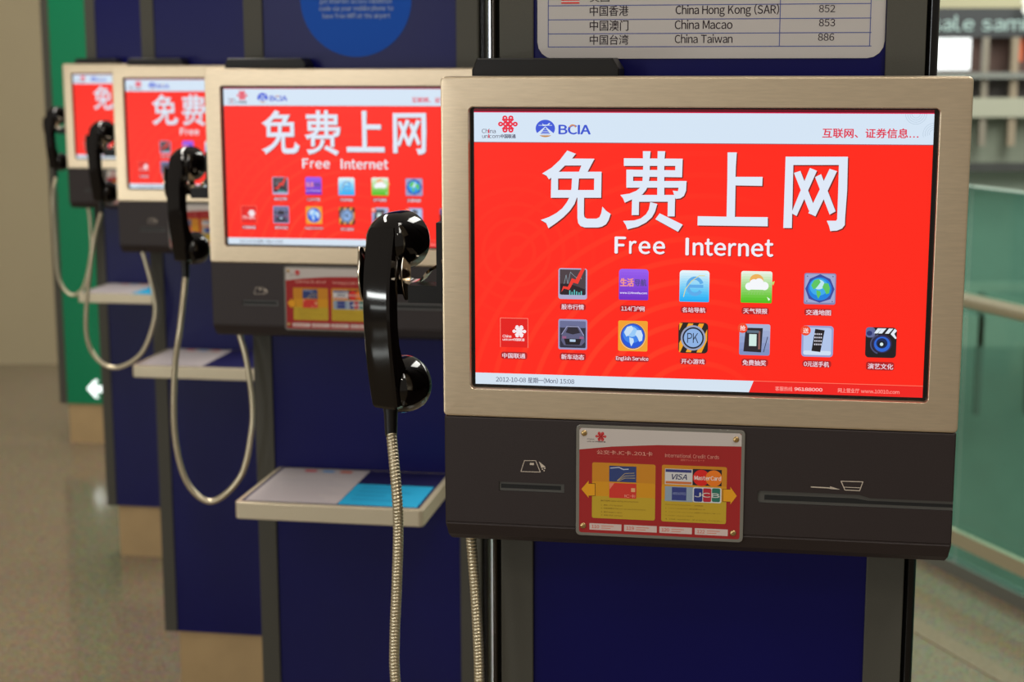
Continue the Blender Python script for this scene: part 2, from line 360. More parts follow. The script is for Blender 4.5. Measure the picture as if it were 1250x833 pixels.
for i, (x, z) in enumerate(((4.245, 2.19), (4.25, 2.12), (4.262, 2.235))):
    o = MB().tube([(x, 13.66, z - 0.035), (x, 13.66, z - 0.012), (x, 13.66, z + 0.012), (x, 13.66, z + 0.035)], [0.012, 0.036, 0.036, 0.012], 12).build('hanging_lamp', glow((250, 252, 240), 1.4), None, True, False)
    tag(o, ['small white hanging lamp, middle of three above the lettered fascia', 'small white hanging lamp, lowest of three above the lettered fascia', 'small white hanging lamp, highest of three above the lettered fascia'][i], 'lamp', 'lamps above the far shop sign')
# far gallery rail lower down
gal = root('gallery_railing', (4.6, 13.2, -1.2), 'far pale railing seen through the green glass across the hall', 'railing')
pale = mat('pale_rail', (170, 176, 160), 0.4)
MB().box(2.6, 9, 13.2, 13.26, -0.16, -0.09).build('top_rail', pale, gal, mm=False)
MB().box(2.6, 9, 13.2, 13.26, -0.62, -0.36).build('kerb', pale, gal, mm=False)
for i in range(12):
    x = 3.0 + i * 0.42; MB().box(x, x + 0.05, 13.20, 13.25, -1.2, -0.16).build('baluster', mat('baluster_grey', (112, 118, 108), 0.5), gal, mm=False)

# the near glass railing
g = bpy.data.materials.new('green_glass'); g.use_nodes = True; nt = g.node_tree; nt.nodes.clear()
out = nt.nodes.new('ShaderNodeOutputMaterial'); tr = nt.nodes.new('ShaderNodeBsdfTransparent'); tr.inputs[0].default_value = (0.56, 0.78, 0.74, 1)
gl = nt.nodes.new('ShaderNodeBsdfGlossy'); gl.inputs['Roughness'].default_value = 0.05; gl.inputs[0].default_value = (0.8, 1, 0.93, 1)
lw = nt.nodes.new('ShaderNodeLayerWeight'); lw.inputs[0].default_value = 0.5; pw = nt.nodes.new('ShaderNodeMath'); pw.operation = 'POWER'; pw.inputs[1].default_value = 4.0; nt.links.new(lw.outputs['Facing'], pw.inputs[0])
fr = nt.nodes.new('ShaderNodeMath'); fr.operation = 'MULTIPLY_ADD'; fr.inputs[1].default_value = 0.7; fr.inputs[2].default_value = 0.04; nt.links.new(pw.outputs[0], fr.inputs[0]); ms = nt.nodes.new('ShaderNodeMixShader')
nt.links.new(fr.outputs[0], ms.inputs[0]); nt.links.new(tr.outputs[0], ms.inputs[1]); nt.links.new(gl.outputs[0], ms.inputs[2]); nt.links.new(ms.outputs[0], out.inputs[0])
steel_m = mat('brushed_rail_steel', (205, 198, 172), 0.3, 0.7)
chan_m = mat('grey_channel', (112, 114, 106), 0.4, 0.3)
rl = root('glass_railing', rail(0), 'green glass railing with pale metal handrail right of the nearest terminal', 'railing')
def bar(t0, t1, s0, s1, z0, z1):
    v = [rail(t, s, z) for t in (t0, t1) for s in (s0, s1) for z in (z0, z1)]
    return MB().add(v, [(0, 1, 3, 2), (4, 6, 7, 5), (0, 4, 5, 1), (2, 3, 7, 6), (0, 2, 6, 4), (1, 5, 7, 3)])
bar(-6, 9, -0.02, 0.03, 0.0, 0.045).build('base_channel', chan_m, rl, mm=False)
bar(-6, 9, -0.035, -0.013, 0.115, 0.165).build('lower_rail', steel_m, rl, mm=False)
MB().tube([rail(-6, -0.045, 0.955), rail(1, -0.045, 0.955), rail(9, -0.045, 0.955)], 0.026, 14).build('handrail', steel_m, rl, True, mm=False)
for i in range(10):
    t0 = -6 + i * 1.5
    p = bar(t0 + 0.01, t0 + 1.49, -0.006, 0.006, 0.045, 1.32).build('glass_panel', g, rl, mm=False)
    bar(t0 + 0.3, t0 + 0.33, -0.045, -0.006, 0.94, 0.96).build('bracket', steel_m, rl, mm=False)
for i in range(10):
    t0 = -6 + i * 1.5
    bar(t0 + 0.01, t0 + 1.49, -0.007, 0.007, 1.32, 1.326).build('glass_edge', mat('glass_edge_highlight', (205, 235, 225), 0.2), rl, mm=False)  # pale colour paints the highlight along the top of the glass

# ------------------------------------------------------------------ the booth stands
WHICH = ['nearest', 'second nearest', 'third nearest', 'farthest']
SCREENSIZE = ['the big sharp one on the right', 'behind the nearest handset', 'third from the right', 'leftmost']
def stand(k, panel, label):
    t = station('booth_stand', k, (260, 120, -1725), label, 'stand', 'upright booth stands in a row')
    Z0, Z1 = -1540, 620
    for x0, x1 in ((43, 78.5), (436.5, 475.5)):
        slab([(x0, Z0), (x1, Z0), (x1, Z1), (x0, Z1)], 96, 150, 1.2).build('post', post_m, t)
    MB().box(78.5, 436.5, 101, 145, Z0, Z1).build('panel', panel, t)
    MB().tube([(482.5, 112, Z0), (482.5, 112, 0), (482.5, 112, Z1)], 6.5, 16).build('edge_tube', mat('black_polished_tube', (14, 13, 13), 0.14, 0.2), t, True)
    MB().box(476, 487, 118, 150, Z0, Z1).build('edge_backing', black_m, t)
    if k == 0:
        MB().tube([(35.2, 108, Z0), (35.2, 108, 0), (35.2, 108, Z1)], 3.6, 16).build('edge_tube', tube_m, t, True)
        MB().box(36, 43, 116, 150, Z0, Z1).build('edge_backing', black_m, t)
    MB().box(80, 434, 108, 140, -1725, Z0 + 0.5).build('plinth', plinth_m, t)
    return t
ST = [stand(0, navy_m, 'nearest booth stand, navy panel with the dialling code table'),
      stand(1, navy_m, 'second nearest booth stand, navy panel with a bright blue disc'),
      stand(2, navy_m, 'third booth stand, navy panel behind the third handset'),
      stand(3, navy_m, 'fourth booth stand, narrow navy strip beside the green one'),
      stand(4.35, green_m, 'farthest booth stand with a green panel and white arrow')]
# white lit arrow on the green panel
P = Print(100.5, lambda c: glow(c, 1.8))
cx, cz = 221, -1468
P.poly([(cx - 46, cz), (cx - 6, cz + 42), (cx + 12, cz + 42), (cx - 8, cz + 16), (cx + 46, cz + 16), (cx + 46, cz - 16), (cx - 8, cz - 16), (cx + 12, cz - 42), (cx - 6, cz - 42)], (245, 255, 250), 1)
P.build('lit_arrow', ST[4])
# dialling code table on the nearest stand
P = Print(100.2, ink)
W_, D_, LN = (188, 182, 178), (66, 54, 62), (84, 92, 150)
P.rect([(82.5, 17), (435.5, 420)], W_, 1, 17)
tl = [(93.9,71.0),(420.8,72.1),(93.9,56.7),(421.3,57.9),(93.9,42.4),(421.8,44.5),(94.0,29.0),(422.3,31.1),(331.1,48.1)]
for i in range(0, 8, 2): P.line([tl[i], (tl[i + 1][0], tl[i][1])], 0.9, LN, 2)
for x in (tl[0][0], tl[8][0], tl[1][0]): P.line([(x, tl[6][1]), (x, tl[6][1] + 395 - 0)], 0.9, LN, 2) if False else P.line([(x, tl[6][1]), (x, 400)], 0.9, LN, 2)
for body, q in (('中国香港', [(137.2,70.6),(177.1,60.3)]), ('China Hong Kong (SAR)', [(225.6,71.4),(329.9,58.9)]), ('852', [(369.7,69.9),(385.6,62.6)]),
                ('中国澳门', [(137.3,56.0),(177.2,45.3)]), ('China Macao', [(224.9,56.0),(283.4,46.6)]), ('853', [(370.1,56.0),(386.0,48.7)]),
                ('中国台湾', [(137.4,41.3),(177.4,31.1)]), ('China Taiwan', [(225.1,41.4),(283.7,32.5)]), ('886', [(369.6,41.7),(385.5,34.4)]),
                ('美国', [(137.2,84.3),(157.3,74.6)])):
    P.text(body, q, D_, 2, 0.012)
fl_ = [(107.5,85.0),(126.4,73.0)]
P.rect(fl_, (214, 204, 204), 2)
for i in range(4):
    h = (fl_[0][1] - fl_[1][1]) / 8; P.rect([(fl_[0][0], fl_[1][1] + 2 * i * h), (fl_[1][0], fl_[1][1] + (2 * i + 1.1) * h)], (214, 60, 54), 3)
P.build('dialling_code_table', ST[0])
# blue disc with lettering on the second stand
P = Print(100.2, ink)
dc = [(252.6,122.4),(250.7,19.8)]
r_ = dc[0][1] - dc[1][1]
P.disc(dc[0][0], dc[0][1], r_, r_, (0, 74, 172), 1, 64)
for body, q in (('get internet access validation', [(185.9,122.9),(318.7,111.8)]), ('code via your mobile phone to', [(185.2,110.7),(321.5,98.9)]), ('have free WiFi at the airport', [(191.1,97.6),(316.2,86.0)])):
    P.text(body, q, (176, 186, 206), 2, 0.02)
P.build('blue_disc_notice', ST[1])

# ------------------------------------------------------------------ the terminals
X1, Z1 = 513.8, -345.0
def make_terminal():
    t = station('internet_terminal', 0, (257, 60, -480), '', 'terminal', 'internet terminals')
    # bezel: a rounded metal frame around the opening
    ro, ri, n = 5.0, 4.0, 5
    def L(i, y, box, r): return [(p[0], y, p[1]) for p in rr(box[0] + i, box[1] - i, box[2] + i, box[3] - i, max(r - i, 0.6), n)]
    O = (0, X1, Z1, 0); I = (28.8, 483.9, -315.2, -30.2)
    mb = MB().loft([L(0, 38, O, ro), L(0, 3.0, O, ro), L(0.8, 0.9, O, ro), L(2.8, 0, O, ro),
                    L(-1.2, 0, I, ri + 1.2), L(-0.3, 0.5, I, ri + 0.3), L(0, 1.4, I, ri), L(0, 12.0, I, ri), L(-6, 13, I, ri + 6), L(-6, 38, I, ri + 6)], False, False)
    n0 = len(rr(0, 1, 0, 1, .1, n)); k = 9
    mb.f += [((k * n0) + j, (k * n0) + (j + 1) % n0, (j + 1) % n0, j) for j in range(n0)]
    mb.build('bezel', bezel_m, t, True, sharp=30)
    mb = MB().loft([[(p[0], 8.6, p[1]) for p in rr(28.9, 483.8, -315.1, -30.3, 4, n)], [(p[0], 11.6, p[1]) for p in rr(28.9, 483.8, -315.1, -30.3, 4, n)]])
    mb.build('screen_surround', gasket_m, t)
    MB().box(14, 500, 38, 96, -340, -6).build('rear_housing', black_m, t)
    # lower case with chamfered bottom
    prof = [(8, -345.3), (0.4, -345.3), (0.0, -346.5), (0.0, -456.6), (0.9, -457.6), (0.9, -458.6), (0.4, -459.6), (5.5, -472), (11, -477.5), (17, -479.5), (96, -479.5), (96, -345.3)]
    def side(u, d):
        c = (48, -412); return [(u, c[0] + (p[0] - c[0]) * (1 - d / 60), c[1] + (p[1] - c[1]) * (1 - d / 70)) for p in prof]
    def tuck(i, u0, sgn):  # the lower corners taper in
        out = []
        for (x, y, z) in side(u0, 0):
            f = max(0, (-459 - z) / 21); out.append((x + sgn * f * f * 6, y, z))
        return out
    a = tuck(0, 1.2, 1); b = tuck(0, 512.4, -1)
    def mv(l, dx): return [(p[0] + dx, p[1], p[2]) for p in l]
    def shr(l, u, d): return [(u, p[1] + (d if p[1] < 6 else 0), p[2]) for p in l]
    la = [(p[0], p[1] + (1.6 if p[1] < 3 else 0), p[2]) for p in a]; lb = [(p[0], p[1] + (1.6 if p[1] < 3 else 0), p[2]) for p in b]
    case = MB().loft([la, mv(a, 1.6), mv(b, -1.6), lb]).build('case', case_m, t)
    # recesses cut into the case
    s1 = [(57.9,-412.4),(125.9,-421.3)]
    s1i = [(59.6,-414.9),(121.8,-418.9)]
    def cut(o, mbx):
        c = mbx.build('cutter', case_m, t); md = o.modifiers.new('b', 'BOOLEAN'); md.object = c; md.solver = 'EXACT'; md.operation = 'DIFFERENCE'
        dg = bpy.context.evaluated_depsgraph_get(); me = bpy.data.meshes.new_from_object(o.evaluated_get(dg)); o.modifiers.clear(); o.data = me; me.name = o.name
        bpy.data.objects.remove(c)
    def bx(q, y0, y1): return MB().box(min(q[0][0], q[1][0]), max(q[0][0], q[1][0]), y0, y1, min(q[0][1], q[1][1]), max(q[0][1], q[1][1]))
    s1z0 = s1[0][1] - 9.6; s1 = [s1[0], (s1[1][0], s1z0)]; s1i = [(s1[0][0] + 2.2, s1[0][1] - 2.6), (s1[1][0] - 3.6, s1z0 + 2.8)]
    cut(case, bx(s1, -5, 2.2))
    s2 = [(321.6,-410.6),(421.1,-410.5),(432.4,-414.5),(512.9,-413.9),(512.4,-423.6),(321.9,-423.1)]
    zt, zb = s2[0][1], s2[5][1]; zm = s2[3][1]
    zt = s2[0][1]; zb = (s2[5][1] + s2[4][1]) / 2; zm = zb + (s2[3][1] - s2[4][1])
    out2 = [(s2[0][0] + 2, zt), (s2[1][0], zt), (s2[2][0], zm), (520, zm), (520, zb), (s2[0][0] + 2, zb), (s2[0][0], zb + 2), (s2[0][0], zt - 2)]
    cut(case, slab(out2, -5, 2.5))
    in2 = [(s2[0][0] + 7, zt - 4.5), (s2[1][0] - 3, zt - 4.5), (s2[2][0] - 2, zm - 3.2), (520, zm - 3.2), (520, zb + 3.2), (s2[0][0] + 7, zb + 3.2)]
    rec = MB().box(min(s1[0][0], s1[1][0]), max(s1[0][0], s1[1][0]), 2.0, 3.2, s1[1][1], s1[0][1]).build('card_slot', rim_m, t)
    bx(s1i, 1.6, 2.1).build('slot_opening_shade', slot_m, rec)  # thin dark piece painted as the shade within the slot
    rec = slab([(min(p[0], 512.2), p[1]) for p in out2], 2.3, 3.4).build('swipe_slot', rim_m, t)
    slab([(min(p[0], 512.2), p[1]) for p in in2], 1.9, 2.4).build('slot_opening_shade', slot_m, rec)
    P = Print(-0.15, ink); c = (196, 182, 166)
    P.line([(81.0,-400.7),(84.7,-389.1),(96.3,-388.6),(101.2,-400.5)], 0.7, c, 0, True)
    P.rect([(90.4,-391.1),(94.5,-393.4)], c)
    P.poly([(99.7,-389.3),(106.7,-394.9),(102.2,-396.1)], c)
    for q in [(103.4,-397.3),(105.8,-396.4),(105.1,-398.8)]: P.disc(q[0], q[1], .8, .8, c, 0, 8)
    P.build('pictogram', t); P = Print(-0.15, ink)
    P.line([(403.4,-397.3),(424.7,-397.1),(421.8,-406.3),(407.5,-406.2)], 0.8, c, 0, True)
    P.line([(406.4,-403.3),(422.9,-403.4)], 0.7, c)
    P.line([(374.5,-404.5),(394.7,-404.8)], 1.1, c)
    P.poly([(392.9,-403.0),(402.8,-406.0),(393.0,-405.7)], c)
    P.build('pictogram', t)
    # housing on top, set behind the bezel
    MB().loft([[(24, y, -4), (172, y, -4), (176, y, 4), (169, y, 17.6), (30, y, 17.6), (24, y, 6)] if 0 else
               [(24 + i, y, -4), (174 - i, y, -4), (174 - i, y, 7), (167 - i, y, 17.8 - i), (29 + i, y, 17.8 - i), (24 + i, y, 6)] for y, i in ((42, 1.5), (44, 0), (94, 0))]).build('top_housing', black_m, t, True, sharp=25)
    MB().box(25.5, 172.5, 43, 43.9, 9.2, 10.2).build('housing_seam', mat('seam_grey', (60, 54, 50), 0.4), t)
    # information plate under clear acrylic
    pl = [(138.3,-349.7),(308.2,-347.9),(138.8,-465.8),(310.3,-463.9)]
    zt = (pl[0][1] + pl[1][1]) / 2; zb = (pl[2][1] + pl[3][1]) / 2
    plate = slab(rr(pl[0][0], pl[1][0], zb, zt, 4.5), -2.4, -0.05, 0.6).build('information_plate', acrylic_m, t, True)
    P = Print(-2.45, ink, step=0.05)
    K = '5'
    bb_ = [(141.7,-352.4),(304.8,-351.5),(142.3,-460.7),(305.7,-462.5)]
    x0, x1, z1, z0 = bb_[0][0], bb_[1][0], (bb_[0][1] + bb_[1][1]) / 2, (bb_[2][1] + bb_[3][1]) / 2
    WH, RD_, OR, YL = (196, 186, 180), (160, 38, 38), (200, 132, 36), (190, 158, 44)
    P.rect([(x0, z0), (x1, z1)], RD_, 0, 2.5)
    zz = [(141.8,-374.4),(174.2,-370.3),(220.5,-366.9),(274.0,-365.8),(305.1,-365.2)]
    P.poly([(x0, z1 - 2), (x0 + 2, z1), (x1 - 2, z1), (x1, z1 - 2)][::-1] + [(p[0] if 0 < i < 4 else (x0 if i == 0 else x1), zz[i][1]) for i, p in enumerate(zz)], WH, 1)
    P.knot([(157.9,-355.3),(169.2,-364.9)], (196, 40, 44), 2, 0.1)
    P.text('China', [(149.6,-362.3),(156.8,-363.9)], (120, 110, 110), 2, 0.02); P.text('unicom中国联通', [(149.6,-364.9),(168.3,-366.4)], (90, 70, 70), 2, 0.03)
    LT = (232, 178, 160)
    P.text('公交卡、IC卡、201卡', [(159.5,-374.2),(216.1,-378.6)], LT, 2, 0.03)
    P.text('International Credit Cards', [(228.8,-375.0),(282.7,-379.0)], LT, 2, 0.01)
    P.text('Operating instruction for public telephone card', [(160.3,-381.0),(215.6,-381.3)], (214, 110, 90), 2)
    P.text('国際クレジットカード', [(244.5,-380.2),(268.3,-382.4)], (224, 130, 110), 2)
    for bx_ in ([(154.9,-387.3),(219.3,-445.8)], [(225.7,-387.0),(290.9,-446.2)]):
        (ax_, az), (cx_, cz_) = bx_; P.rect(bx_, OR, 1, 2); h = az - cz_
        P.rect([(ax_, cz_), (cx_, cz_ + h * 0.66)], (210, 146, 30), 2, 2); P.rect([(ax_, cz_), (cx_, cz_ + h * 0.40)], YL, 3, 2)
    P.rect([(172.4,-390.2),(199.9,-406.7)], (52, 66, 118), 4); P.rect([(172.5,-408.1),(200.1,-423.8)], (206, 58, 46), 4)
    P.poly([(173.0,-415.0),(177.7,-408.1),(172.5,-408.3)], (226, 130, 100), 5)
    for q in ([(180.7,-405.4),(188.4,-397.7),(197.7,-397.0)], [(180.7,-405.7),(188.5,-400.3),(198.5,-399.5)], [(182.3,-405.8),(188.5,-402.5),(198.6,-402.2)]): P.line(q, 0.5, (190, 170, 110), 5)
    P.line([(173.6,-392.6),(182.2,-391.6),(186.8,-393.6),(191.8,-393.1)], 0.9, (190, 196, 214), 5); P.text('IC卡', [(188.3,-419.5),(199.3,-423.0)], (232, 150, 130), 5, 0.02)
    P.rect([(194.8,-412.8),(198.9,-416.8)], (224, 170, 120), 5)
    P.rect([(228.9,-390.8),(256.5,-407.0)], (206, 204, 204), 4); P.rect([(229.5,-391.4),(255.6,-394.3)], (58, 62, 120), 5); P.rect([(229.7,-403.8),(255.8,-406.3)], (204, 112, 60), 5)
    P.text('VISA', [(234.5,-396.1),(251.0,-401.8)], (36, 38, 88), 5, 0.03, slant=0.25)
    P.rect([(256.8,-390.1),(285.8,-407.0)], (34, 32, 44), 4)
    q = [(265.5,-399.1),(278.0,-399.1),(272.2,-398.8)]; P.disc(q[0][0], q[0][1], 8.4, 8.4, (216, 40, 34), 5); P.disc(q[1][0], q[1][1], 8.4, 8.4, (232, 122, 34), 6)
    P.text('MasterCard', [(258.7,-396.7),(285.1,-401.3)], (226, 214, 208), 7, 0.03)
    P.rect([(229.1,-409.1),(257.1,-424.7)], (142, 158, 176), 4); P.rect([(236.1,-409.9),(250.7,-423.4)], (58, 66, 130), 5); P.text('AMERICAN EXPRESS', [(236.9,-415.1),(250.2,-417.7)], (150, 160, 200), 6)
    P.rect([(257.1,-408.8),(285.9,-424.7)], (206, 208, 210), 4, 2)
    for q, cc in (([(258.3,-410.0),(266.9,-424.0)], (44, 52, 124)), ([(267.5,-409.7),(275.7,-423.9)], (180, 40, 58)), ([(276.4,-409.4),(284.6,-423.5)], (46, 112, 96))): P.rect(q, cc, 5, 1.5)
    P.text('JCB', [(259.0,-414.5),(283.9,-419.1)], (230, 230, 226), 6, 0.05)
    AR = (226, 156, 30)
    q = [(143.9,-415.9),(151.4,-406.6),(151.4,-409.8),(158.1,-409.5),(158.2,-422.4),(151.5,-422.7),(151.5,-424.9)]; P.poly([(q[0][0], (q[3][1] + q[4][1]) / 2)] + q[1:], AR, 4); P.line([q[3], q[4]], 0.5, (40, 30, 20), 5); P.line([q[2], q[3]], 0.4, (60, 40, 20), 5); P.line([q[4], q[5]], 0.4, (60, 40, 20), 5)
    q = [(301.2,-415.8),(294.6,-407.2),(294.7,-409.8),(287.1,-409.8),(287.3,-422.8),(295.0,-422.7),(295.0,-425.3)]; P.poly([(q[0][0], (q[3][1] + q[4][1]) / 2)] + q[1:], AR, 4); P.line([q[3], q[4]], 0.5, (40, 30, 20), 5); P.line([q[2], q[3]], 0.4, (60, 40, 20), 5); P.line([q[4], q[5]], 0.4, (60, 40, 20), 5)
    DK = (110, 78, 24)
    for body, q in (('操作说明 Operating instruction', [(163.7,-426.2),(202.0,-428.2)]), ('1  摘机 Lift handset', [(164.1,-431.0),(186.4,-432.5)]), ('2  按屏幕提示 Follow screen instructions', [(164.1,-434.3),(209.8,-435.8)]),
                    ('3  插卡 Insert card', [(164.1,-438.2),(185.4,-439.8)]), ('4  拨号 Dial number', [(164.2,-441.6),(186.7,-443.1)]),
                    ('Operating instruction / 使用説明', [(229.4,-427.6),(267.6,-429.0)]), ('1  Lift handset 受話器をとる', [(229.4,-431.4),(269.9,-432.6)]), ('2  Follow screen 画面の指示に従って', [(229.5,-435.2),(285.8,-436.2)]),
                    ('3  Swipe card カードを通す', [(229.5,-439.1),(258.6,-440.3)]), ('4  Dial number ダイヤルしてください', [(229.6,-442.6),(287.0,-444.1)])):
        P.text(body, q, DK, 4, 0.0)
    for body, q in (('110', [(152.5,-452.0),(185.3,-457.9)]), ('119', [(188.0,-451.9),(221.3,-458.1)]), ('120', [(224.0,-451.9),(256.9,-458.2)]), ('122', [(259.8,-451.9),(293.0,-458.4)])):
        (ax_, az), (cx_, cz_) = q; mz = (az + cz_) / 2; q = [(ax_, mz + 3.4), (cx_, mz - 3.4)]
        P.rect(q, (206, 184, 178), 2); w_ = cx_ - ax_
        P.text(body, [(ax_ + w_ * .07, mz - 1.7), (ax_ + w_ * .3, mz + 1.7)], (202, 92, 70), 3, 0.03)
        P.line([(ax_ + w_ * .38, mz + 1), (ax_ + w_ * .75, mz + 1)], 0.8, (206, 130, 110), 3); P.line([(ax_ + w_ * .38, mz - 1.2), (ax_ + w_ * .65, mz - 1.2)], 0.8, (206, 130, 110), 3)
    P.build('printed_sheet', plate)
    for q in ((x0 + 4.8, z1 - 5.2), (x1 - 5.5, z1 - 6.2), (x0 + 4.2, z0 + 7.2), (x1 - 6.5, z0 + 6.5)):
        MB().loft([[(q[0] + r * math.cos(a * PI / 8), y, q[1] + r * math.sin(a * PI / 8)) for a in range(16)] for r, y in ((3.0, -2.2), (3.0, -3.2), (2.3, -3.9), (1.0, -4.1), (0.8, -3.5))]).build('screw', brass_m, plate, True)
    # the lit picture
    tr_ = [(32.7,-32.3),(480.3,-31.7),(32.6,-311.5),(478.4,-312.0)]
    x0, x1 = (tr_[0][0] + tr_[2][0]) / 2, (tr_[1][0] + tr_[3][0]) / 2; z1, z0 = (tr_[0][1] + tr_[1][1]) / 2, (tr_[2][1] + tr_[3][1]) / 2
    disp = MB().box(x0, x1, 8.0, 8.6, z0, z1).build('display', red_m, t)
    Y = 7.9
    hd = [(50.1,-36.1),(50.0,-65.2),(371.4,-34.9),(372.3,-64.1)]; ht, hb = (hd[0][1] + hd[2][1]) / 2, (hd[1][1] + hd[3][1]) / 2
    P = Print(Y, glow)
    P.rect([(x0, hb), (x1, ht)], (212, 228, 244), 0); P.rect([(x0, ht), (x1, ht + 1.0)], (214, 12, 72), 0); P.rect([(x0, ht + 1.0), (x1, z1)], (96, 6, 24), 0)
    P.rect([(x0, hb - 0.7), (x1, hb)], (150, 90, 100), 0)
    kb = [(57.1,-38.5),(77.0,-55.4)]; P.knot(kb, (232, 40, 66), 1, 0.085)
    P.text('China', [(40.6,-51.6),(54.7,-56.0)], (90, 86, 104), 1, 0.01); P.text('unicom', [(41.0,-56.8),(58.9,-60.9)], (90, 86, 104), 1, 0.01)
    P.rect([(47.0,-52.4),(48.1,-55.9)], (232, 60, 80), 2); P.rect([(47.2,-57.4),(48.3,-60.8)], (232, 60, 80), 2)
    P.text('中国联通', [(59.6,-57.0),(74.8,-61.0)], (62, 52, 84), 1, 0.035)
    q = [(104.7,-51.1),(114.4,-51.0),(104.6,-42.5)]; cx, cz, rx, rz = q[0][0], q[0][1], q[1][0] - q[0][0], q[2][1] - q[0][1]
    BL, HW = (62, 88, 214), (212, 228, 244)
    P.disc(cx, cz, rx, rz, BL, 1, 40, -36, 216)
    P.disc(cx, cz, rx, rz, (196, 140, 84), 1, 20, 232, 308)
    def cc(*a): return [(cx + u * rx, cz + v * rz) for u, v in a]
    P.poly(cc((0, .24), (-1.0, -.68), (-.55, -.68), (0, .06), (.55, -.68), (1.0, -.68)), HW, 2)
    P.line(cc((-.68, .36), (.68, .36)), .5, HW, 2); P.poly(cc((-.32, .6), (-.16, .44), (.2, .44), (.38, .62), (.5, .64), (.36, .34), (-.26, .28)), HW, 2)
    P.poly(cc((0, .16), (-.5, -.62), (.5, -.62)), BL, 3)
    for v in (-.12, -.32, -.5): P.line(cc((-.3 + v * .2, v), (.3 - v * .2, v)), .4, HW, 4)
    P.text('BCIA', [(118.3,-47.5),(149.6,-56.6)], (58, 84, 206), 1, 0.055)
    q = [(132.0,-52.0),(135.7,-51.9)]; P.ring(q[0][0], q[0][1], 4.2, 5.1, 1.3, (212, 142, 84), 2, 12, 30, 150)
    P.text('互联网、证券信息…', [(375.1,-49.5),(465.2,-58.7)], (222, 44, 74), 1, 0.03)
    q = [(462.4,-33.6),(481.2,-58.2)]
    for r in (4, 6, 8, 10): P.ring(q[0][0], ht, r, r, .35, (176, 196, 214), 1, 20, 180, 360); P.ring(x1, q[1][1] + 4, r, r, .35, (176, 196, 214), 1, 16, 90, 200)
    P.build('header_band', disp); P = Print(Y, glow)
    ft = [(48.9,-300.0),(48.9,-311.2),(458.6,-300.0),(459.0,-311.4)]; fz = (ft[0][1] + ft[2][1]) / 2
    sl = [(315.0,-300.9),(310.5,-311.4)]
    P.poly([(x0, z0), (sl[1][0], z0), (sl[0][0], fz), (x0, fz)], (212, 226, 240), 0); P.poly([(sl[1][0], z0), (x1, z0), (x1, fz), (sl[0][0], fz)], (238, 30, 26), 0)
    P.rect([(sl[0][0], fz - .4), (x1, fz + .2)], (255, 120, 96), 1)
    P.text('2012-10-08 星期一(Mon) 15:08', [(54.0,-303.4),(134.7,-309.3)], (66, 72, 100), 1, 0.01)
    P.text('客服热线', [(336.5,-304.8),(353.3,-309.3)], (255, 160, 150), 1, 0.01); P.text('96188000', [(355.4,-305.3),(382.5,-308.6)], (255, 190, 186), 1, 0.05)
    P.text('网上营业厅 www.10010.com', [(397.8,-304.6),(457.0,-309.1)], (255, 160, 150), 1, 0.01)
    P.build('footer_band', disp)
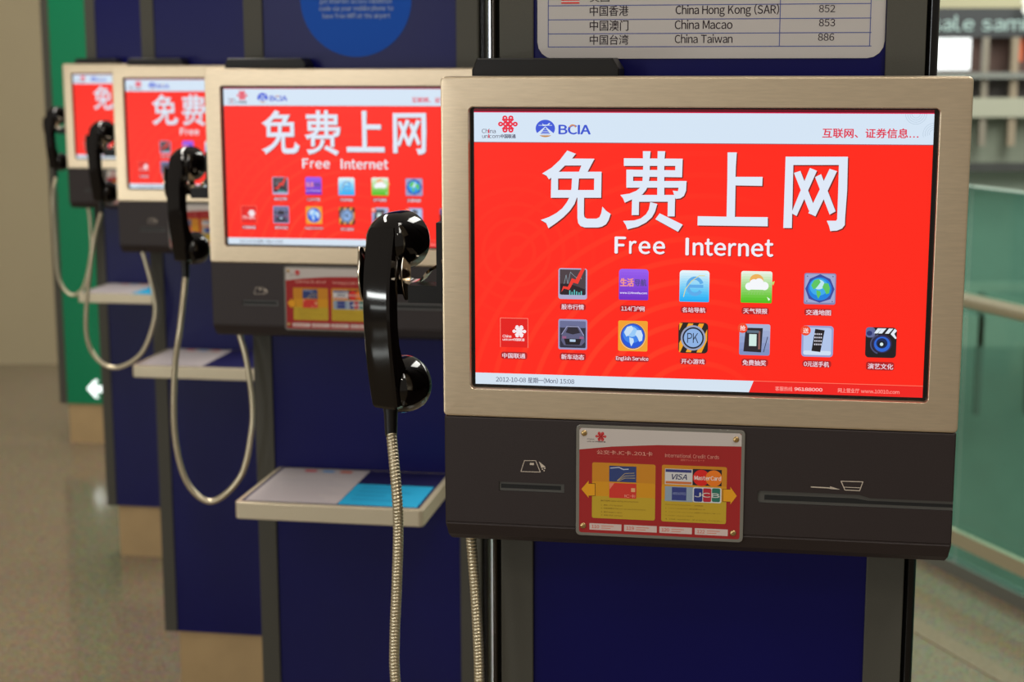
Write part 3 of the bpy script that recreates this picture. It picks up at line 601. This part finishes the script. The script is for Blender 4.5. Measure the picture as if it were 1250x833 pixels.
    # headline
    G = [[(126.7,-72.7),(135.3,-75.9),(131.4,-80.8),(124.7,-87.3),(118.2,-93.8),(108.5,-101.5),(106.1,-98.0),(101.6,-95.7),(111.1,-89.8),(119.4,-82.1)], [(130.0,-80.6),(154.0,-80.6),(147.2,-93.5),(138.6,-93.6),(140.9,-87.4),(123.5,-87.6)],
         [(110.8,-93.9),(161.1,-93.4),(160.8,-100.1),(110.9,-100.6)], [(110.8,-93.9),(117.6,-93.8),(117.7,-119.7),(110.4,-119.8)], [(153.9,-93.5),(161.1,-93.4),(160.9,-119.2),(153.6,-119.3)], [(110.4,-112.1),(160.9,-111.5),(160.9,-119.2),(110.4,-119.8)],
         [(131.9,-93.7),(139.1,-93.6),(138.2,-105.3),(137.3,-117.1),(134.4,-125.4),(129.6,-132.5),(123.1,-139.1),(116.0,-144.8),(108.0,-150.4),(105.8,-145.3),(100.2,-142.2),(108.8,-139.0),(115.9,-135.1),(121.9,-130.3),(126.4,-124.3),(129.2,-119.0),(131.1,-110.1)],
         [(137.1,-118.3),(143.8,-118.2),(143.7,-135.9),(144.3,-138.8),(146.9,-140.2),(156.4,-140.1),(159.3,-138.6),(161.1,-134.5),(162.2,-128.0),(165.8,-132.0),(170.5,-135.2),(168.5,-141.4),(165.9,-145.6),(161.8,-148.0),(157.6,-148.9),(144.6,-149.1),(140.4,-147.7),(138.0,-144.8),(137.2,-139.5)],
         [(201.8,-72.8),(209.4,-72.8),(208.8,-80.2),(208.8,-97.6),(207.7,-105.8),(205.4,-111.0),(202.0,-115.2),(193.8,-119.4),(184.5,-123.8),(182.7,-119.5),(179.9,-116.2),(189.1,-114.7),(196.1,-111.7),(200.1,-108.2),(201.8,-102.3),(202.3,-88.4)],
         [(216.4,-72.7),(223.8,-72.7),(223.0,-82.4),(223.5,-117.2),(216.5,-117.3),(216.3,-82.4)], [(183.1,-79.9),(241.0,-79.9),(240.9,-86.9),(183.2,-87.4)], [(233.9,-80.0),(241.0,-79.9),(240.7,-97.9),(233.9,-97.9)],
         [(185.7,-91.1),(240.8,-91.3),(240.6,-98.1),(185.8,-97.8)], [(185.7,-91.1),(192.6,-91.0),(192.5,-108.9),(185.9,-108.9)], [(185.8,-102.3),(245.0,-101.7),(244.7,-108.3),(185.9,-108.9)],
         [(237.7,-101.7),(245.2,-101.7),(244.8,-111.2),(242.8,-116.4),(239.3,-118.8),(234.7,-119.4),(231.7,-111.3),(236.9,-111.8),(237.4,-108.4)], [(191.7,-116.0),(234.1,-115.5),(234.2,-122.2),(191.8,-122.8)], [(191.7,-116.0),(198.7,-115.9),(198.5,-135.9),(191.4,-136.0)],
         [(227.1,-115.6),(234.1,-115.5),(234.0,-136.7),(227.0,-136.8)], [(209.7,-122.9),(216.7,-124.6),(214.5,-132.6),(211.6,-137.9),(205.8,-143.2),(197.7,-147.5),(187.3,-150.3),(185.6,-145.9),(182.9,-141.9),(194.1,-141.3),(200.5,-139.2),(205.7,-135.0),(208.4,-130.3)], [(219.2,-133.9),(242.1,-144.8),(237.5,-151.9),(214.9,-139.8)],
         [(284.6,-73.4),(293.5,-73.3),(292.9,-87.6),(292.8,-97.1),(319.0,-96.9),(318.8,-105.7),(293.0,-105.5),(293.0,-136.4),(324.9,-136.2),(325.1,-145.2),(256.6,-145.3),(256.7,-136.2),(284.9,-136.3),(284.9,-99.2)],
         [(340.6,-77.1),(399.9,-76.7),(400.2,-109.4),(399.1,-136.9),(399.1,-142.7),(396.6,-146.2),(391.6,-148.4),(385.4,-148.9),(384.1,-144.1),(381.7,-138.9),(390.7,-138.8),(391.6,-137.1),(391.7,-109.5),(391.6,-84.7),(348.2,-85.1),(348.3,-110.0),(348.4,-146.5),(340.2,-146.6)],
         [(349.0,-92.8),(355.1,-90.7),(370.0,-126.4),(364.4,-129.4)], [(364.1,-87.8),(370.9,-90.5),(352.7,-134.7),(347.5,-131.9)], [(369.3,-96.6),(375.0,-93.7),(389.9,-129.6),(384.3,-132.9)], [(382.9,-88.5),(390.0,-90.7),(370.8,-134.8),(363.9,-131.7)]]
    P = Print(Y, glow)
    for q in G: P.poly(grow(q, 1.1), (120, 34, 26), 0)
    for i, q in enumerate(G): P.poly(q, (222, 232, 246), 1)
    for body, q in zip('FreeInternet', ([(175.4,-158.0),(185.4,-174.2)], [(189.8,-161.8),(196.1,-174.3)], [(199.2,-161.9),(210.0,-174.5)], [(213.5,-161.8),(224.5,-174.4)], [(245.9,-158.1),(247.8,-174.8)], [(252.8,-162.4),(262.3,-174.7)], [(264.8,-158.6),(271.6,-175.0)], [(273.8,-162.4),(284.5,-174.9)], [(287.8,-162.5),(294.5,-174.9)], [(297.4,-162.5),(306.9,-174.8)], [(310.0,-162.3),(320.9,-175.1)], [(323.5,-158.5),(330.4,-174.9)])):
        P.text(body, grow(q, 0.7), (150, 40, 36), 2, 0.045); P.text(body, q, (240, 238, 246), 3, 0.045)
    P.build('headline', disp)
    # captions
    for body, p_, q in (('股市行情', [(119.9,-226.2),(146.2,-232.9)], [(121.5,-227.0),(144.2,-232.3)]), ('中国联通', [(59.3,-277.5),(86.4,-284.9)], [(60.7,-278.9),(84.3,-284.0)]), ('新车动态', [(119.8,-276.8),(146.5,-284.4)], [(121.4,-278.3),(144.6,-283.6)]),
                       ('114门户网', [(180.6,-226.7),(206.2,-233.3)], [(182.0,-227.5),(205.3,-232.5)]), ('名站导航', [(241.3,-226.7),(267.3,-233.2)], [(242.9,-227.3),(265.8,-232.4)]), ('English Service', [(176.1,-278.5),(210.5,-284.2)], [(177.2,-278.8),(209.7,-283.8)]),
                       ('开心游戏', [(241.3,-278.9),(267.6,-285.2)], [(242.8,-279.5),(265.9,-284.6)]), ('天气预报', [(301.5,-225.9),(328.4,-232.9)], [(303.3,-226.9),(326.7,-232.1)]), ('交通地图', [(362.8,-225.8),(389.4,-232.5)], [(364.4,-226.8),(388.4,-232.2)]),
                       ('免费抽奖', [(302.4,-277.7),(328.8,-285.0)], [(303.7,-278.9),(326.7,-284.4)]), ('0元送手机', [(362.4,-277.6),(390.4,-284.3)], [(363.9,-278.5),(388.2,-283.9)]), ('演艺文化', [(423.9,-277.1),(451.0,-285.6)], [(425.8,-278.9),(450.0,-284.4)])):
        P = Print(Y, glow); P.rect(p_, (176, 26, 28), 0, 2.5); P.text(body, q, (236, 214, 226), 1, 0.025); P.build('caption', disp)
    # icons: every one a flat picture of its own; coordinates inside an icon run 0..1
    def icon(q, fn):
        (ax, az), (bx_, bz) = q; w, h = bx_ - ax, az - bz; P = Print(Y, glow)
        T = lambda pts: [(ax + u * w, bz + v * h) for u, v in pts]
        B = lambda u0, v0, u1, v1: T([(u0, v0), (u1, v1)])
        fn(P, T, B, lambda u: ax + u * w, lambda v: bz + v * h, w, h); return P.build('icon', disp)
    def grad(P, B, c0, c1, n=10, r=2.5, u0=0, u1=1, v0=0, v1=1):
        P.rect(B(u0, v0, u1, v1), c0, 0, r)
        for i in range(1, n):
            c = tuple(int(c0[j] + (c1[j] - c0[j]) * i / (n - 1)) for j in range(3)); b_ = B(u0, v0, u1, v0 + (v1 - v0) * (1 - i / n))
            P.rect(b_, c, i * 0.3, min(r, abs(b_[1][1] - b_[0][1]) * .45))
    def i_stock(P, T, B, X, Z, w, h):
        P.rect(B(0, 0, 1, 1), (172, 170, 204), 0, 2.5); P.rect(B(.05, .14, .95, .96), (38, 26, 34), 1, 1.5); P.poly(T([(.05, .5), (.4, .5), (.95, .32), (.95, .96), (.05, .96)]), (74, 60, 66), 2)
        P.line(T([(.2, .5), (.27, .78), (.33, .5), (.38, .7), (.42, .88), (.5, .8), (.62, .7), (.75, .8), (.8, .66)]), .35, (150, 170, 180), 3)
        P.poly(T([(.1, .22), (.17, .42), (.33, .4), (.47, .68), (.6, .64), (.8, 1.0), (.93, 1.0), (.68, .5), (.52, .54), (.38, .3), (.2, .34)]), (238, 56, 44), 4)
        for i, v in enumerate((.3, .2, .34, .24, .18, .26)): P.rect(B(.38 + i * .08, .14, .42 + i * .08, .14 + v * .5), (90, 190, 190), 4)
    def i_114(P, T, B, X, Z, w, h):
        grad(P, B, (150, 92, 236), (112, 44, 196), r=3.2); P.text('生活', B(.05, .44, .50, .70), (240, 150, 140), 5, 0.05); P.text('导航', B(.54, .46, .93, .68), (90, 70, 150), 5, 0.05); P.text('www.114menhu.com', B(.04, .2, .96, .27), (230, 220, 250), 5, 0.04)
    def i_e(P, T, B, X, Z, w, h):
        grad(P, B, (226, 244, 250), (28, 172, 244), 12, 3.2); P.ring(X(.52), Z(.5), w * .3, h * .31, w * .12, (92, 170, 232), 5, 26, 20, 325); P.rect(B(.3, .45, .80, .55), (92, 170, 232), 5)
        P.line(T([(.14, .16), (.2, .4), (.4, .66), (.66, .84), (.84, .84)]), .8, (216, 214, 150), 6)
    def i_weather(P, T, B, X, Z, w, h):
        grad(P, B, (232, 240, 226), (80, 190, 24), 12, 2.2); P.disc(X(.5), Z(.72), w * .22, h * .19, (236, 176, 90), 5)
        for u, v, r in ((.26, .52, .12), (.42, .6, .15), (.58, .63, .15), (.76, .54, .13)): P.disc(X(u), Z(v), w * r, h * r, (244, 246, 250), 6)
        P.rect(B(.2, .42, .84, .52), (244, 246, 250), 6, 1.2)
        for i in range(6): P.line(T([(.28 + i * .09, .38), (.25 + i * .09, .27)]), .35, (150, 200, 120), 6)
        P.poly(T([(.98, .66), (1.08, .7), (1.04, .56)]), (190, 220, 110), 6); P.poly(T([(.84, .2), (.95, .13), (.9, .07)]), (230, 250, 220), 6)
    def globe(P, X, Z, w, h, r, sea, land, L):
        P.disc(X(.5), Z(.5), w * r, h * r, sea[0], L); P.disc(X(.47), Z(.56), w * r * .78, h * r * .74, sea[1], L + 1); P.disc(X(.46), Z(.64), w * r * .5, h * r * .42, sea[2], L + 2)
        s = r
        for pts in ([(-.75, .3), (-.5, .75), (-.1, .85), (.05, .6), (-.15, .3), (-.35, .05), (-.55, -.05)], [(-.3, -.1), (.05, -.2), (.1, -.45), (-.12, -.85), (-.25, -.55)], [(.35, .5), (.7, .5), (.85, .1), (.8, -.35), (.55, -.45), (.4, -.1), (.2, .15)]):
            P.poly([(X(.5 + a * s), Z(.5 + b * s)) for a, b in pts], land, L + 3)
    def i_map(P, T, B, X, Z, w, h):
        P.rect(B(0, 0, 1, 1), (128, 132, 176), 0, 2); P.rect(B(.03, .06, .97, .97), (160, 166, 206), 1, 1.6); P.poly(T([(.5, .97), (.82, .82), (.96, .5), (.84, .18), (.5, .06), (.16, .18), (.04, .5), (.18, .82)]), (58, 74, 156), 2)
        globe(P, X, Z, w, h, .37, ((26, 128, 224), (60, 170, 234), (190, 230, 240)), (92, 196, 96), 3)
        for u in (.1, .9):
            for v in (.1, .9): P.disc(X(u), Z(v), .6, .6, (70, 74, 110), 2, 8)
    def i_knot(P, T, B, X, Z, w, h):
        P.line(T([(.02, .02), (.02, .98), (.98, .98), (.98, .02)]), .5, (255, 140, 120), 1); P.rect(B(.03, .02, .97, .97), (226, 22, 18), 0, 1)
        P.knot(B(.44, .35, .92, .75), (246, 236, 240), 1, 0.11); P.text('China', B(.1, .34, .4, .43), (246, 230, 232), 1, 0.03); P.text('unicom中国联通', B(.1, .23, .86, .32), (246, 230, 232), 1, 0.03)
    def i_car(P, T, B, X, Z, w, h):
        P.rect(B(0, 0, 1, 1), (150, 152, 194), 0, 2); P.rect(B(.05, .06, .95, .94), (46, 44, 62), 1, 1.2); P.rect(B(.05, .72, .95, .94), (104, 108, 148), 2, 1)
        P.poly(T([(.1, .3), (.12, .5), (.28, .76), (.4, .8), (.6, .8), (.74, .76), (.9, .48), (.92, .26), (.8, .14), (.2, .14)]), (92, 92, 124), 3)
        P.poly(T([(.26, .56), (.34, .74), (.66, .74), (.76, .56), (.5, .5)]), (44, 38, 50), 4); P.poly(T([(.2, .36), (.8, .36), (.74, .16), (.26, .16)]), (28, 22, 30), 4)
        P.rect(B(.4, .26, .6, .34), (176, 200, 226), 5); P.line(T([(.12, .5), (.3, .76), (.7, .76), (.88, .48)]), .5, (176, 178, 214), 5); P.rect(B(.14, .36, .28, .44), (150, 90, 130), 5); P.rect(B(.74, .36, .88, .44), (150, 90, 130), 5)
    def i_english(P, T, B, X, Z, w, h):
        P.rect(B(0, 0, 1, 1), (240, 160, 44), 0, 1.6); P.disc(X(.5), Z(.49), w * .44, h * .44, (232, 200, 160), 1, 32); P.disc(X(.5), Z(.5), w * .42, h * .42, (120, 70, 40), 2, 32)
        globe(P, X, Z, w, h, .40, ((30, 86, 214), (60, 130, 232), (150, 200, 246)), (196, 222, 246), 3)
    def i_pk(P, T, B, X, Z, w, h):
        P.rect(B(0, 0, 1, 1), (36, 28, 26), 0, 4)
        for i in range(-1, 4):
            u = i * .36 - .1; a = [(max(0.02, min(.98, u + s_)), v) for s_, v in ((0, .03), (.16, .03), (.6, .97), (.44, .97))]
            pts = [(u + s_, v) for s_, v in ((0, .03), (.17, .03), (.6, .97), (.43, .97))]
            c_ = []
            for (a0, b0), (a1, b1) in zip(pts, pts[1:] + pts[:1]):
                c_.append((a0, b0))
            if all(0.0 <= p[0] <= 1.0 for p in pts): P.poly(T(pts), (240, 164, 34), 1)
            else:
                def clip(ps, side):
                    o_ = []
                    for (p0, p1) in zip(ps, ps[1:] + ps[:1]):
                        f = (lambda p: p[0] - .03) if side == 0 else (lambda p: .97 - p[0])
                        d0, d1 = f(p0), f(p1)
                        if d0 >= 0: o_.append(p0)
                        if d0 * d1 < 0: t_ = d0 / (d0 - d1); o_.append((p0[0] + (p1[0] - p0[0]) * t_, p0[1] + (p1[1] - p0[1]) * t_))
                    return o_
                ps = clip(pts, 0); ps = clip(ps, 1) if len(ps) > 2 else ps
                if len(ps) > 2: P.poly(T(ps), (240, 164, 34), 1)
        P.disc(X(.5), Z(.5), w * .42, h * .41, (150, 158, 186), 2, 32); P.disc(X(.5), Z(.5), w * .36, h * .35, (24, 26, 44), 3, 32); P.disc(X(.5), Z(.5), w * .31, h * .30, (140, 176, 226), 4, 32); P.text('PK', B(.30, .34, .68, .66), (34, 40, 60), 5, 0.0)
    def i_lottery(P, T, B, X, Z, w, h):
        grad(P, B, (166, 180, 214), (126, 142, 190), 5, 2); P.poly(T([(.14, .12), (.72, .1), (.76, .88), (.2, .88)]), (38, 32, 40), 5); P.rect(B(.24, .72, .64, .8), (90, 110, 130), 6); P.rect(B(.32, .3, .56, .68), (206, 232, 226), 6)
        P.rect(B(.62, .2, .68, .78), (140, 90, 84), 6); P.line(T([(.92, .6), (.8, .12)]), .7, (40, 44, 70), 6); P.disc(X(.1), Z(.87), w * .16, h * .16, (240, 72, 40), 7); P.text('抢', B(.02, .79, .19, .95), (250, 226, 220), 8, 0.03)
    def i_phone(P, T, B, X, Z, w, h):
        P.rect(B(0, 0, 1, 1), (150, 158, 206), 0, 3.4); P.rect(B(.06, .06, .94, .94), (176, 196, 232), 1, 3); P.rect(B(.06, .06, .94, .2), (206, 222, 242), 2, 2)
        P.poly(T([(.32, .18), (.62, .16), (.73, .87), (.46, .9)][:0] or [(.32, .19), (.60, .16), (.72, .86), (.42, .9)]), (26, 22, 26), 3)
        for r in range(4):
            for c in range(4): u = .40 + c * .065 + r * .0; P.rect(B(u, .38 + r * .11, u + .04, .43 + r * .11), (206, 204, 216), 4)
        P.disc(X(.12), Z(.84), w * .16, h * .16, (240, 72, 40), 7); P.text('送', B(.04, .76, .21, .92), (250, 226, 220), 8, 0.03)
    def i_film(P, T, B, X, Z, w, h):
        P.rect(B(0, 0, 1, 1), (26, 22, 26), 0, 3.6); P.rect(B(0, .66, .3, 1), (96, 104, 152), 1, 3)
        for u in (.26, .40, .62): P.poly(T([(u, .80), (u + .12, .80), (u + .26, .97), (u + .12, .97)]), (226, 236, 246), 1)
        P.poly(T([(.80, .79), (.93, .97), (1.0, .90), (.92, .80), (1.0, .66), (.96, .63)]), (226, 236, 246), 1)
        P.disc(X(.12), Z(.80), w * .09, h * .08, (40, 50, 110), 2); P.ring(X(.52), Z(.45), w * .37, h * .35, w * .05, (70, 74, 110), 2, 30, 110, 250); P.disc(X(.54), Z(.46), w * .31, h * .3, (44, 40, 84), 2); P.disc(X(.54), Z(.45), w * .26, h * .25, (40, 100, 210), 3)
        P.disc(X(.53), Z(.48), w * .18, h * .17, (20, 36, 84), 4); P.disc(X(.52), Z(.45), w * .12, h * .11, (12, 24, 40), 5); P.disc(X(.52), Z(.45), w * .055, h * .055, (214, 236, 236), 6)
    for q, fn in (([(118.2,-190.4),(147.4,-221.8)], i_stock), ([(179.4,-190.0),(208.9,-221.2)], i_114), ([(239.9,-190.2),(269.3,-221.7)], i_e), ([(300.4,-189.7),(330.8,-221.3)], i_weather), ([(361.8,-190.5),(392.5,-221.5)], i_map), ([(58.1,-242.0),(87.7,-273.3)], i_knot),
                  ([(118.3,-242.2),(147.7,-273.4)], i_car), ([(179.1,-242.3),(208.7,-273.3)], i_english), ([(239.5,-242.5),(269.0,-273.7)], i_pk), ([(300.0,-242.6),(330.1,-274.0)], i_lottery), ([(360.9,-242.7),(391.7,-273.9)], i_phone), ([(422.7,-242.8),(452.4,-273.0)], i_film)):
        icon(q, fn)
    # cradle on the left flank: mounting block, curved arm and two leaf-shaped prongs gripping the handset's neck
    cr = MB()
    cr.box(-10, 0.5, 20, 62, -228, -148)
    cr.build('cradle_mount', black_m, t)
    return t

# ------------------------------------------------------------------ handset and cradle geometry
HA = math.radians(14.5)    # turn of the handset's back away from the viewer's axis, in booth axes
Bd = Vector((-math.sin(HA + 0.10), -math.cos(HA + 0.10), 0)); Sd = Vector((math.cos(HA + 0.10), -math.sin(HA + 0.10), 0))
HO = Vector((-79.5, 34, -141.5))
def H(s, b, z): p = HO + Sd * s + Bd * b; return (p.x, p.y, p.z + z)
def handset_mesh(name, parent):
    mb = MB()
    st = [(-15, -13, 14.5, -40), (-22, -10.5, 16.5, -44), (-35, -7, 17, -42), (-52, -3.6, 17.2, -34), (-66, -1.6, 17, -27), (-82, -.3, 16.8, -24), (-100, 0, 16.8, -23), (-120, -1.0, 16.8, -23.5), (-140, -2.8, 16.8, -26),
          (-155, -4.6, 17, -31), (-168, -6.6, 17, -38), (-182, -9, 16.8, -44), (-196, -11.6, 16.4, -46), (-206, -13.6, 16, -46), (-209, -16, 14.5, -42)]
    loops = []
    for z, b, w, bi in st:
        loops.append([H(0, b + 1.2, z), H(w * .86, b, z), H(w, b - 2.6, z), H(w, b - 7, z), H(w * .97, bi + 5, z), H(w * .72, bi, z), H(-w * .72, bi, z), H(-w * .97, bi + 5, z), H(-w, b - 7, z), H(-w, b - 2.6, z), H(-w * .86, b, z)])
    mb.loft(loops)
    def cup(zc, tilt, prof):
        lp = []
        for b, r in prof:
            lp.append([H(r * math.cos(a), b - math.sin(tilt) * r * math.sin(a), zc + r * math.sin(a) * math.cos(tilt) + (b + 35) * math.sin(tilt)) for a in [2 * PI * j / 36 for j in range(36)]])
        mb.loft(lp)
    cup(-31.5, 0.0, [(-12.5, 9), (-13.5, 15), (-17, 21), (-23, 26), (-31, 29.6), (-40, 31), (-52, 31.4), (-60, 31), (-63.5, 29), (-64.5, 26), (-62.5, 23), (-62.5, 4)])
    cup(-188.5, 0.0, [(-20, 16), (-24, 22), (-30, 26), (-36, 28.5), (-44, 30.3), (-54, 31), (-60, 30.6), (-63.5, 29), (-64.5, 26), (-62.5, 23), (-62.5, 4)])
    return mb.build(name, hand_m, parent, True, sharp=24)
def hose(pts, ribs, r=5.8):
    path = catmull([Vector(p) for p in pts], 24)
    L = [0]
    for a, b in zip(path[:-1], path[1:]): L.append(L[-1] + (b - a).length)
    step = 0.95 if ribs else 8.0; n = int(L[-1] / step); out = []; rr_ = []; j = 0
    for i in range(n + 1):
        d = i * L[-1] / n
        while j < len(L) - 2 and L[j + 1] < d: j += 1
        t = (d - L[j]) / max(L[j + 1] - L[j], 1e-6); out.append(path[j].lerp(path[j + 1], t))
        rr_.append(r * (1.0, 0.98, 0.86, 0.98)[i % 4] if ribs else r * 0.97)
    return MB().tube(out, rr_, 14 if ribs else 10)
def make_handset(k, label, pts):
    t = station('telephone_handset', k, tuple(HO + Vector((0, 0, -209))), label, 'handset', 'telephone handsets hanging beside the terminals')
    handset_mesh('handset_body', t)
    MB().loft([[H(r * math.cos(a), -27 + r * math.sin(a), z) for a in [2 * PI * j / 20 for j in range(20)]] for z, r in ((-203, 8.5), (-212, 8.2), (-216, 7.4), (-238, 6.6), (-241, 6.2))]).build('strain_relief', rubber_m, t, True)
    q = Vector(H(0, -27, -238))
    P_ = [q + Vector((0, 0, 2))] + [Vector(p) for p in pts]
    hose(P_, k == 0).build('cord', hose_m, t, True, sharp=60)
    return t
def make_cradle(parent):
    leaf = lambda s, bend: None
    for sg in (-1, 1):
        mb = MB(); lp = []
        sb = -8 if sg < 0 else -29
        for i in range(17):
            v = i / 16; z = -36 - 56 * v                # height down the neck of the handset
            w = 7.5 * math.sin(PI * min(1, max(0.0, v * 0.94 + 0.05))) ** 0.7 + 0.8
            off = 20.0 + (2.8 * (1 - v * 3) ** 2 if v < 0.33 else 0) + (1.5 * (v - .7) if v > .7 else 0)
            lp.append([H(sg * (off + c * 1.4), sb + d * w, z) for c, d in ((-.8, -1), (0, -1.05), (.8, -1), (1.1, 0), (.8, 1), (0, 1.05), (-.8, 1), (-1.1, 0))])
        mb.loft(lp).build('prong', chrome_m, parent, True, sharp=50)
    # yoke joining the prongs behind the neck, and the arm to the mount
    mb = MB(); pts = [H(-21.5, -12, -76), H(-21, -22, -78), H(-17, -34, -78), H(0, -38, -78), H(14, -38, -78), H(21, -35, -78)]
    c = catmull([Vector(p) for p in pts], 5)
    lp = []
    for i, p in enumerate(c):
        tdir = (c[min(i + 1, len(c) - 1)] - c[max(i - 1, 0)]).normalized(); nrm = Vector((tdir.y, -tdir.x, 0)).normalized()
        lp.append([p + nrm * 1.3 + Vector((0, 0, 10)), p - nrm * 1.3 + Vector((0, 0, 10)), p - nrm * 1.3 - Vector((0, 0, 10)), p + nrm * 1.3 - Vector((0, 0, 10))])
    mb.loft(lp).build('yoke', chrome_m, parent, True, sharp=50)
    a = Vector(H(18, -34, -68)); prof = [a + Vector((-6, 2, 2)), a + Vector((4, 4, -4)), a + Vector((14, 6, -3)), a + Vector((24, 8, 8)), Vector((-6, 34, -188)), Vector((-1.5, 36, -176))]
    c = catmull(prof, 6); lp = [[p + Vector((0, -13, 0)), p + Vector((0, 13, 0)), p + Vector((0.6, 13, -3)), p + Vector((0.6, -13, -3))] for p in c]
    MB().loft(lp).build('cradle_arm', chrome_m, parent, True, sharp=50)
    b = Vector(H(30, -34, -80)); MB().box(b.x - 2, -4, 26, 56, -232, -214).build('cradle_bracket', black_m, parent)

proto = make_terminal(); make_cradle(proto)
TL = ['nearest and sharpest internet terminal, red screen fully in view', 'second nearest internet terminal, its screen partly behind the sharp black handset',
      'third internet terminal, blurred, only the left half of its screen showing', 'farthest and smallest internet terminal, in front of the green panel']
def dup(r, k, name_label):
    c = r.copy(); COL.objects.link(c); c.location = r.location + STEP * k; c['label'] = name_label
    for ch in list(r.children):
        d = ch.copy(); COL.objects.link(d); d.parent = c
        for g_ in list(ch.children): e = g_.copy(); COL.objects.link(e); e.parent = d
    return c
bpy.context.view_layer.update()
proto['label'] = TL[0]
for k in (1, 2, 3): dup(proto, k, TL[k])

def cp(q, y0=34, y1=58):
    n = len(q); return [(p[0], y0 + (y1 - y0) * i / (n - 1), p[1]) for i, p in enumerate(q)]
make_handset(0, 'nearest, sharply focused glossy black handset left of the big screen',
             cp([(-58.9,-435.8),(-58.2,-480.9),(-61.4,-544.9),(-64.9,-600.5),(-65.7,-650.0)] + [(-58, -730), (-30, -850), (8, -840), (25, -740)] + [(25.8,-644.1),(22.3,-563.2),(17.0,-492.6)]) + [(15, 58, -470)])
make_handset(1, 'black handset of the second terminal, in front of the third terminal\'s plate',
             cp([(-74.8,-471.2),(-89.0,-548.5),(-95.6,-673.3),(-76.8,-767.2),(-29.9,-804.7),(27.9,-754.8),(51.3,-667.9),(53.3,-605.8),(43.1,-529.2),(31.9,-488.3)]) + [(28, 58, -470)])
make_handset(2, 'blurred black handset overlapping the farthest terminal\'s screen',
             cp([(-86.7,-465.5),(-116.0,-639.9),(-115.8,-727.8),(-86.0,-777.8),(-36.1,-791.8),(29.9,-750.2),(68.0,-657.3),(66.2,-592.2),(41.3,-489.1)]) + [(28, 58, -470)])
make_handset(3, 'leftmost, smallest black handset against the beige wall',
             cp([(-72.4,-443.5),(-74.0,-583.1),(-69.7,-723.7),(-28.0,-782.2),(18.3,-750.1),(47.6,-637.0),(48.9,-553.2),(43.3,-489.3)]) + [(28, 58, -470)])

# ------------------------------------------------------------------ leaflet shelves under the terminals
def make_shelf():
    t = station('leaflet_shelf', 1, (255, 100, -775), '', 'shelf', 'small metal shelves on the stands')
    fb = [(89.2,-151.5),(425.8,-166.1),(425.9,-3.1)]
    X0, X1s, YF, YB = 87, 424, -158, 95
    pts = [(p[0], p[1]) for p in rr(X0, X1s, YF, YB, 9, 5)]
    lp = [[(p[0], p[1], -775) for p in rr(X0 + 1.5, X1s - 1.5, YF + 1.5, YB - 1.5, 8, 5)], [(p[0], p[1], -773.5) for p in pts], [(p[0], p[1], -746) for p in pts], [(p[0], p[1], -745) for p in rr(X0 + 1.2, X1s - 1.2, YF + 1.2, YB - 1.2, 8, 5)]]
    MB().loft(lp).build('tray', shelf_m, t, True, sharp=40)
    return t
def shelf_print(t, kind):
    P = Print(-745 + 0.3, ink, True, 0.2)
    P.rect([(96, -148), (415, 90)], (26, 24, 74), 0, 4)
    w = [(106.0,-154.8),(101.2,89.1),(254.4,90.3),(267.5,-156.6)]
    x0, x1 = 101, w[3][0]; y0 = -144
    P.poly([(x0, y0), (x1, y0), (x1, 86), (x0, 86)], (184, 176, 178), 1)
    for i in range(9):
        y = y0 + 16 + i * 17; P.line([(x0 + 14, y), (x1 - 16 - (i % 3) * 16, y)], 3.2, (168, 162, 172), 2)
    for i, c in enumerate(((196, 60, 70), (90, 150, 206), (196, 92, 60))):
        P.rect([(x0 + 46 + i * 34, 64), (x0 + 68 + i * 34, 78)], c, 2)
    if kind:
        P.rect([(x1 + 1, y0), (410, -6)], (40, 166, 214), 1, 3)
        for i in range(4): P.line([(x1 + 18, -30 - i * 26), (x1 + 70 + (i % 2) * 40, -30 - i * 26)], 4, (30, 130, 186), 2)
    return P.build('printed_top', t)
sh = make_shelf(); sh['label'] = 'nearest shelf, white sheet and cyan card on top, left of the armoured cord'
shl = ['', '', 'middle shelf with white sheet and dark corner, below the third terminal', 'farthest, smallest shelf with pale sheet, beside the green panel']
shelf_print(sh, True)
bpy.context.view_layer.update()
for k in (2, 3):
    c = sh.copy(); COL.objects.link(c); c.location = sh.location + STEP * (k - 1); c['label'] = shl[k]; BASE[c.name] = BASE[sh.name]
    d = next(h for h in sh.children if h.name.startswith('tray')).copy(); COL.objects.link(d); d.parent = c
    shelf_print(c, k == 3)
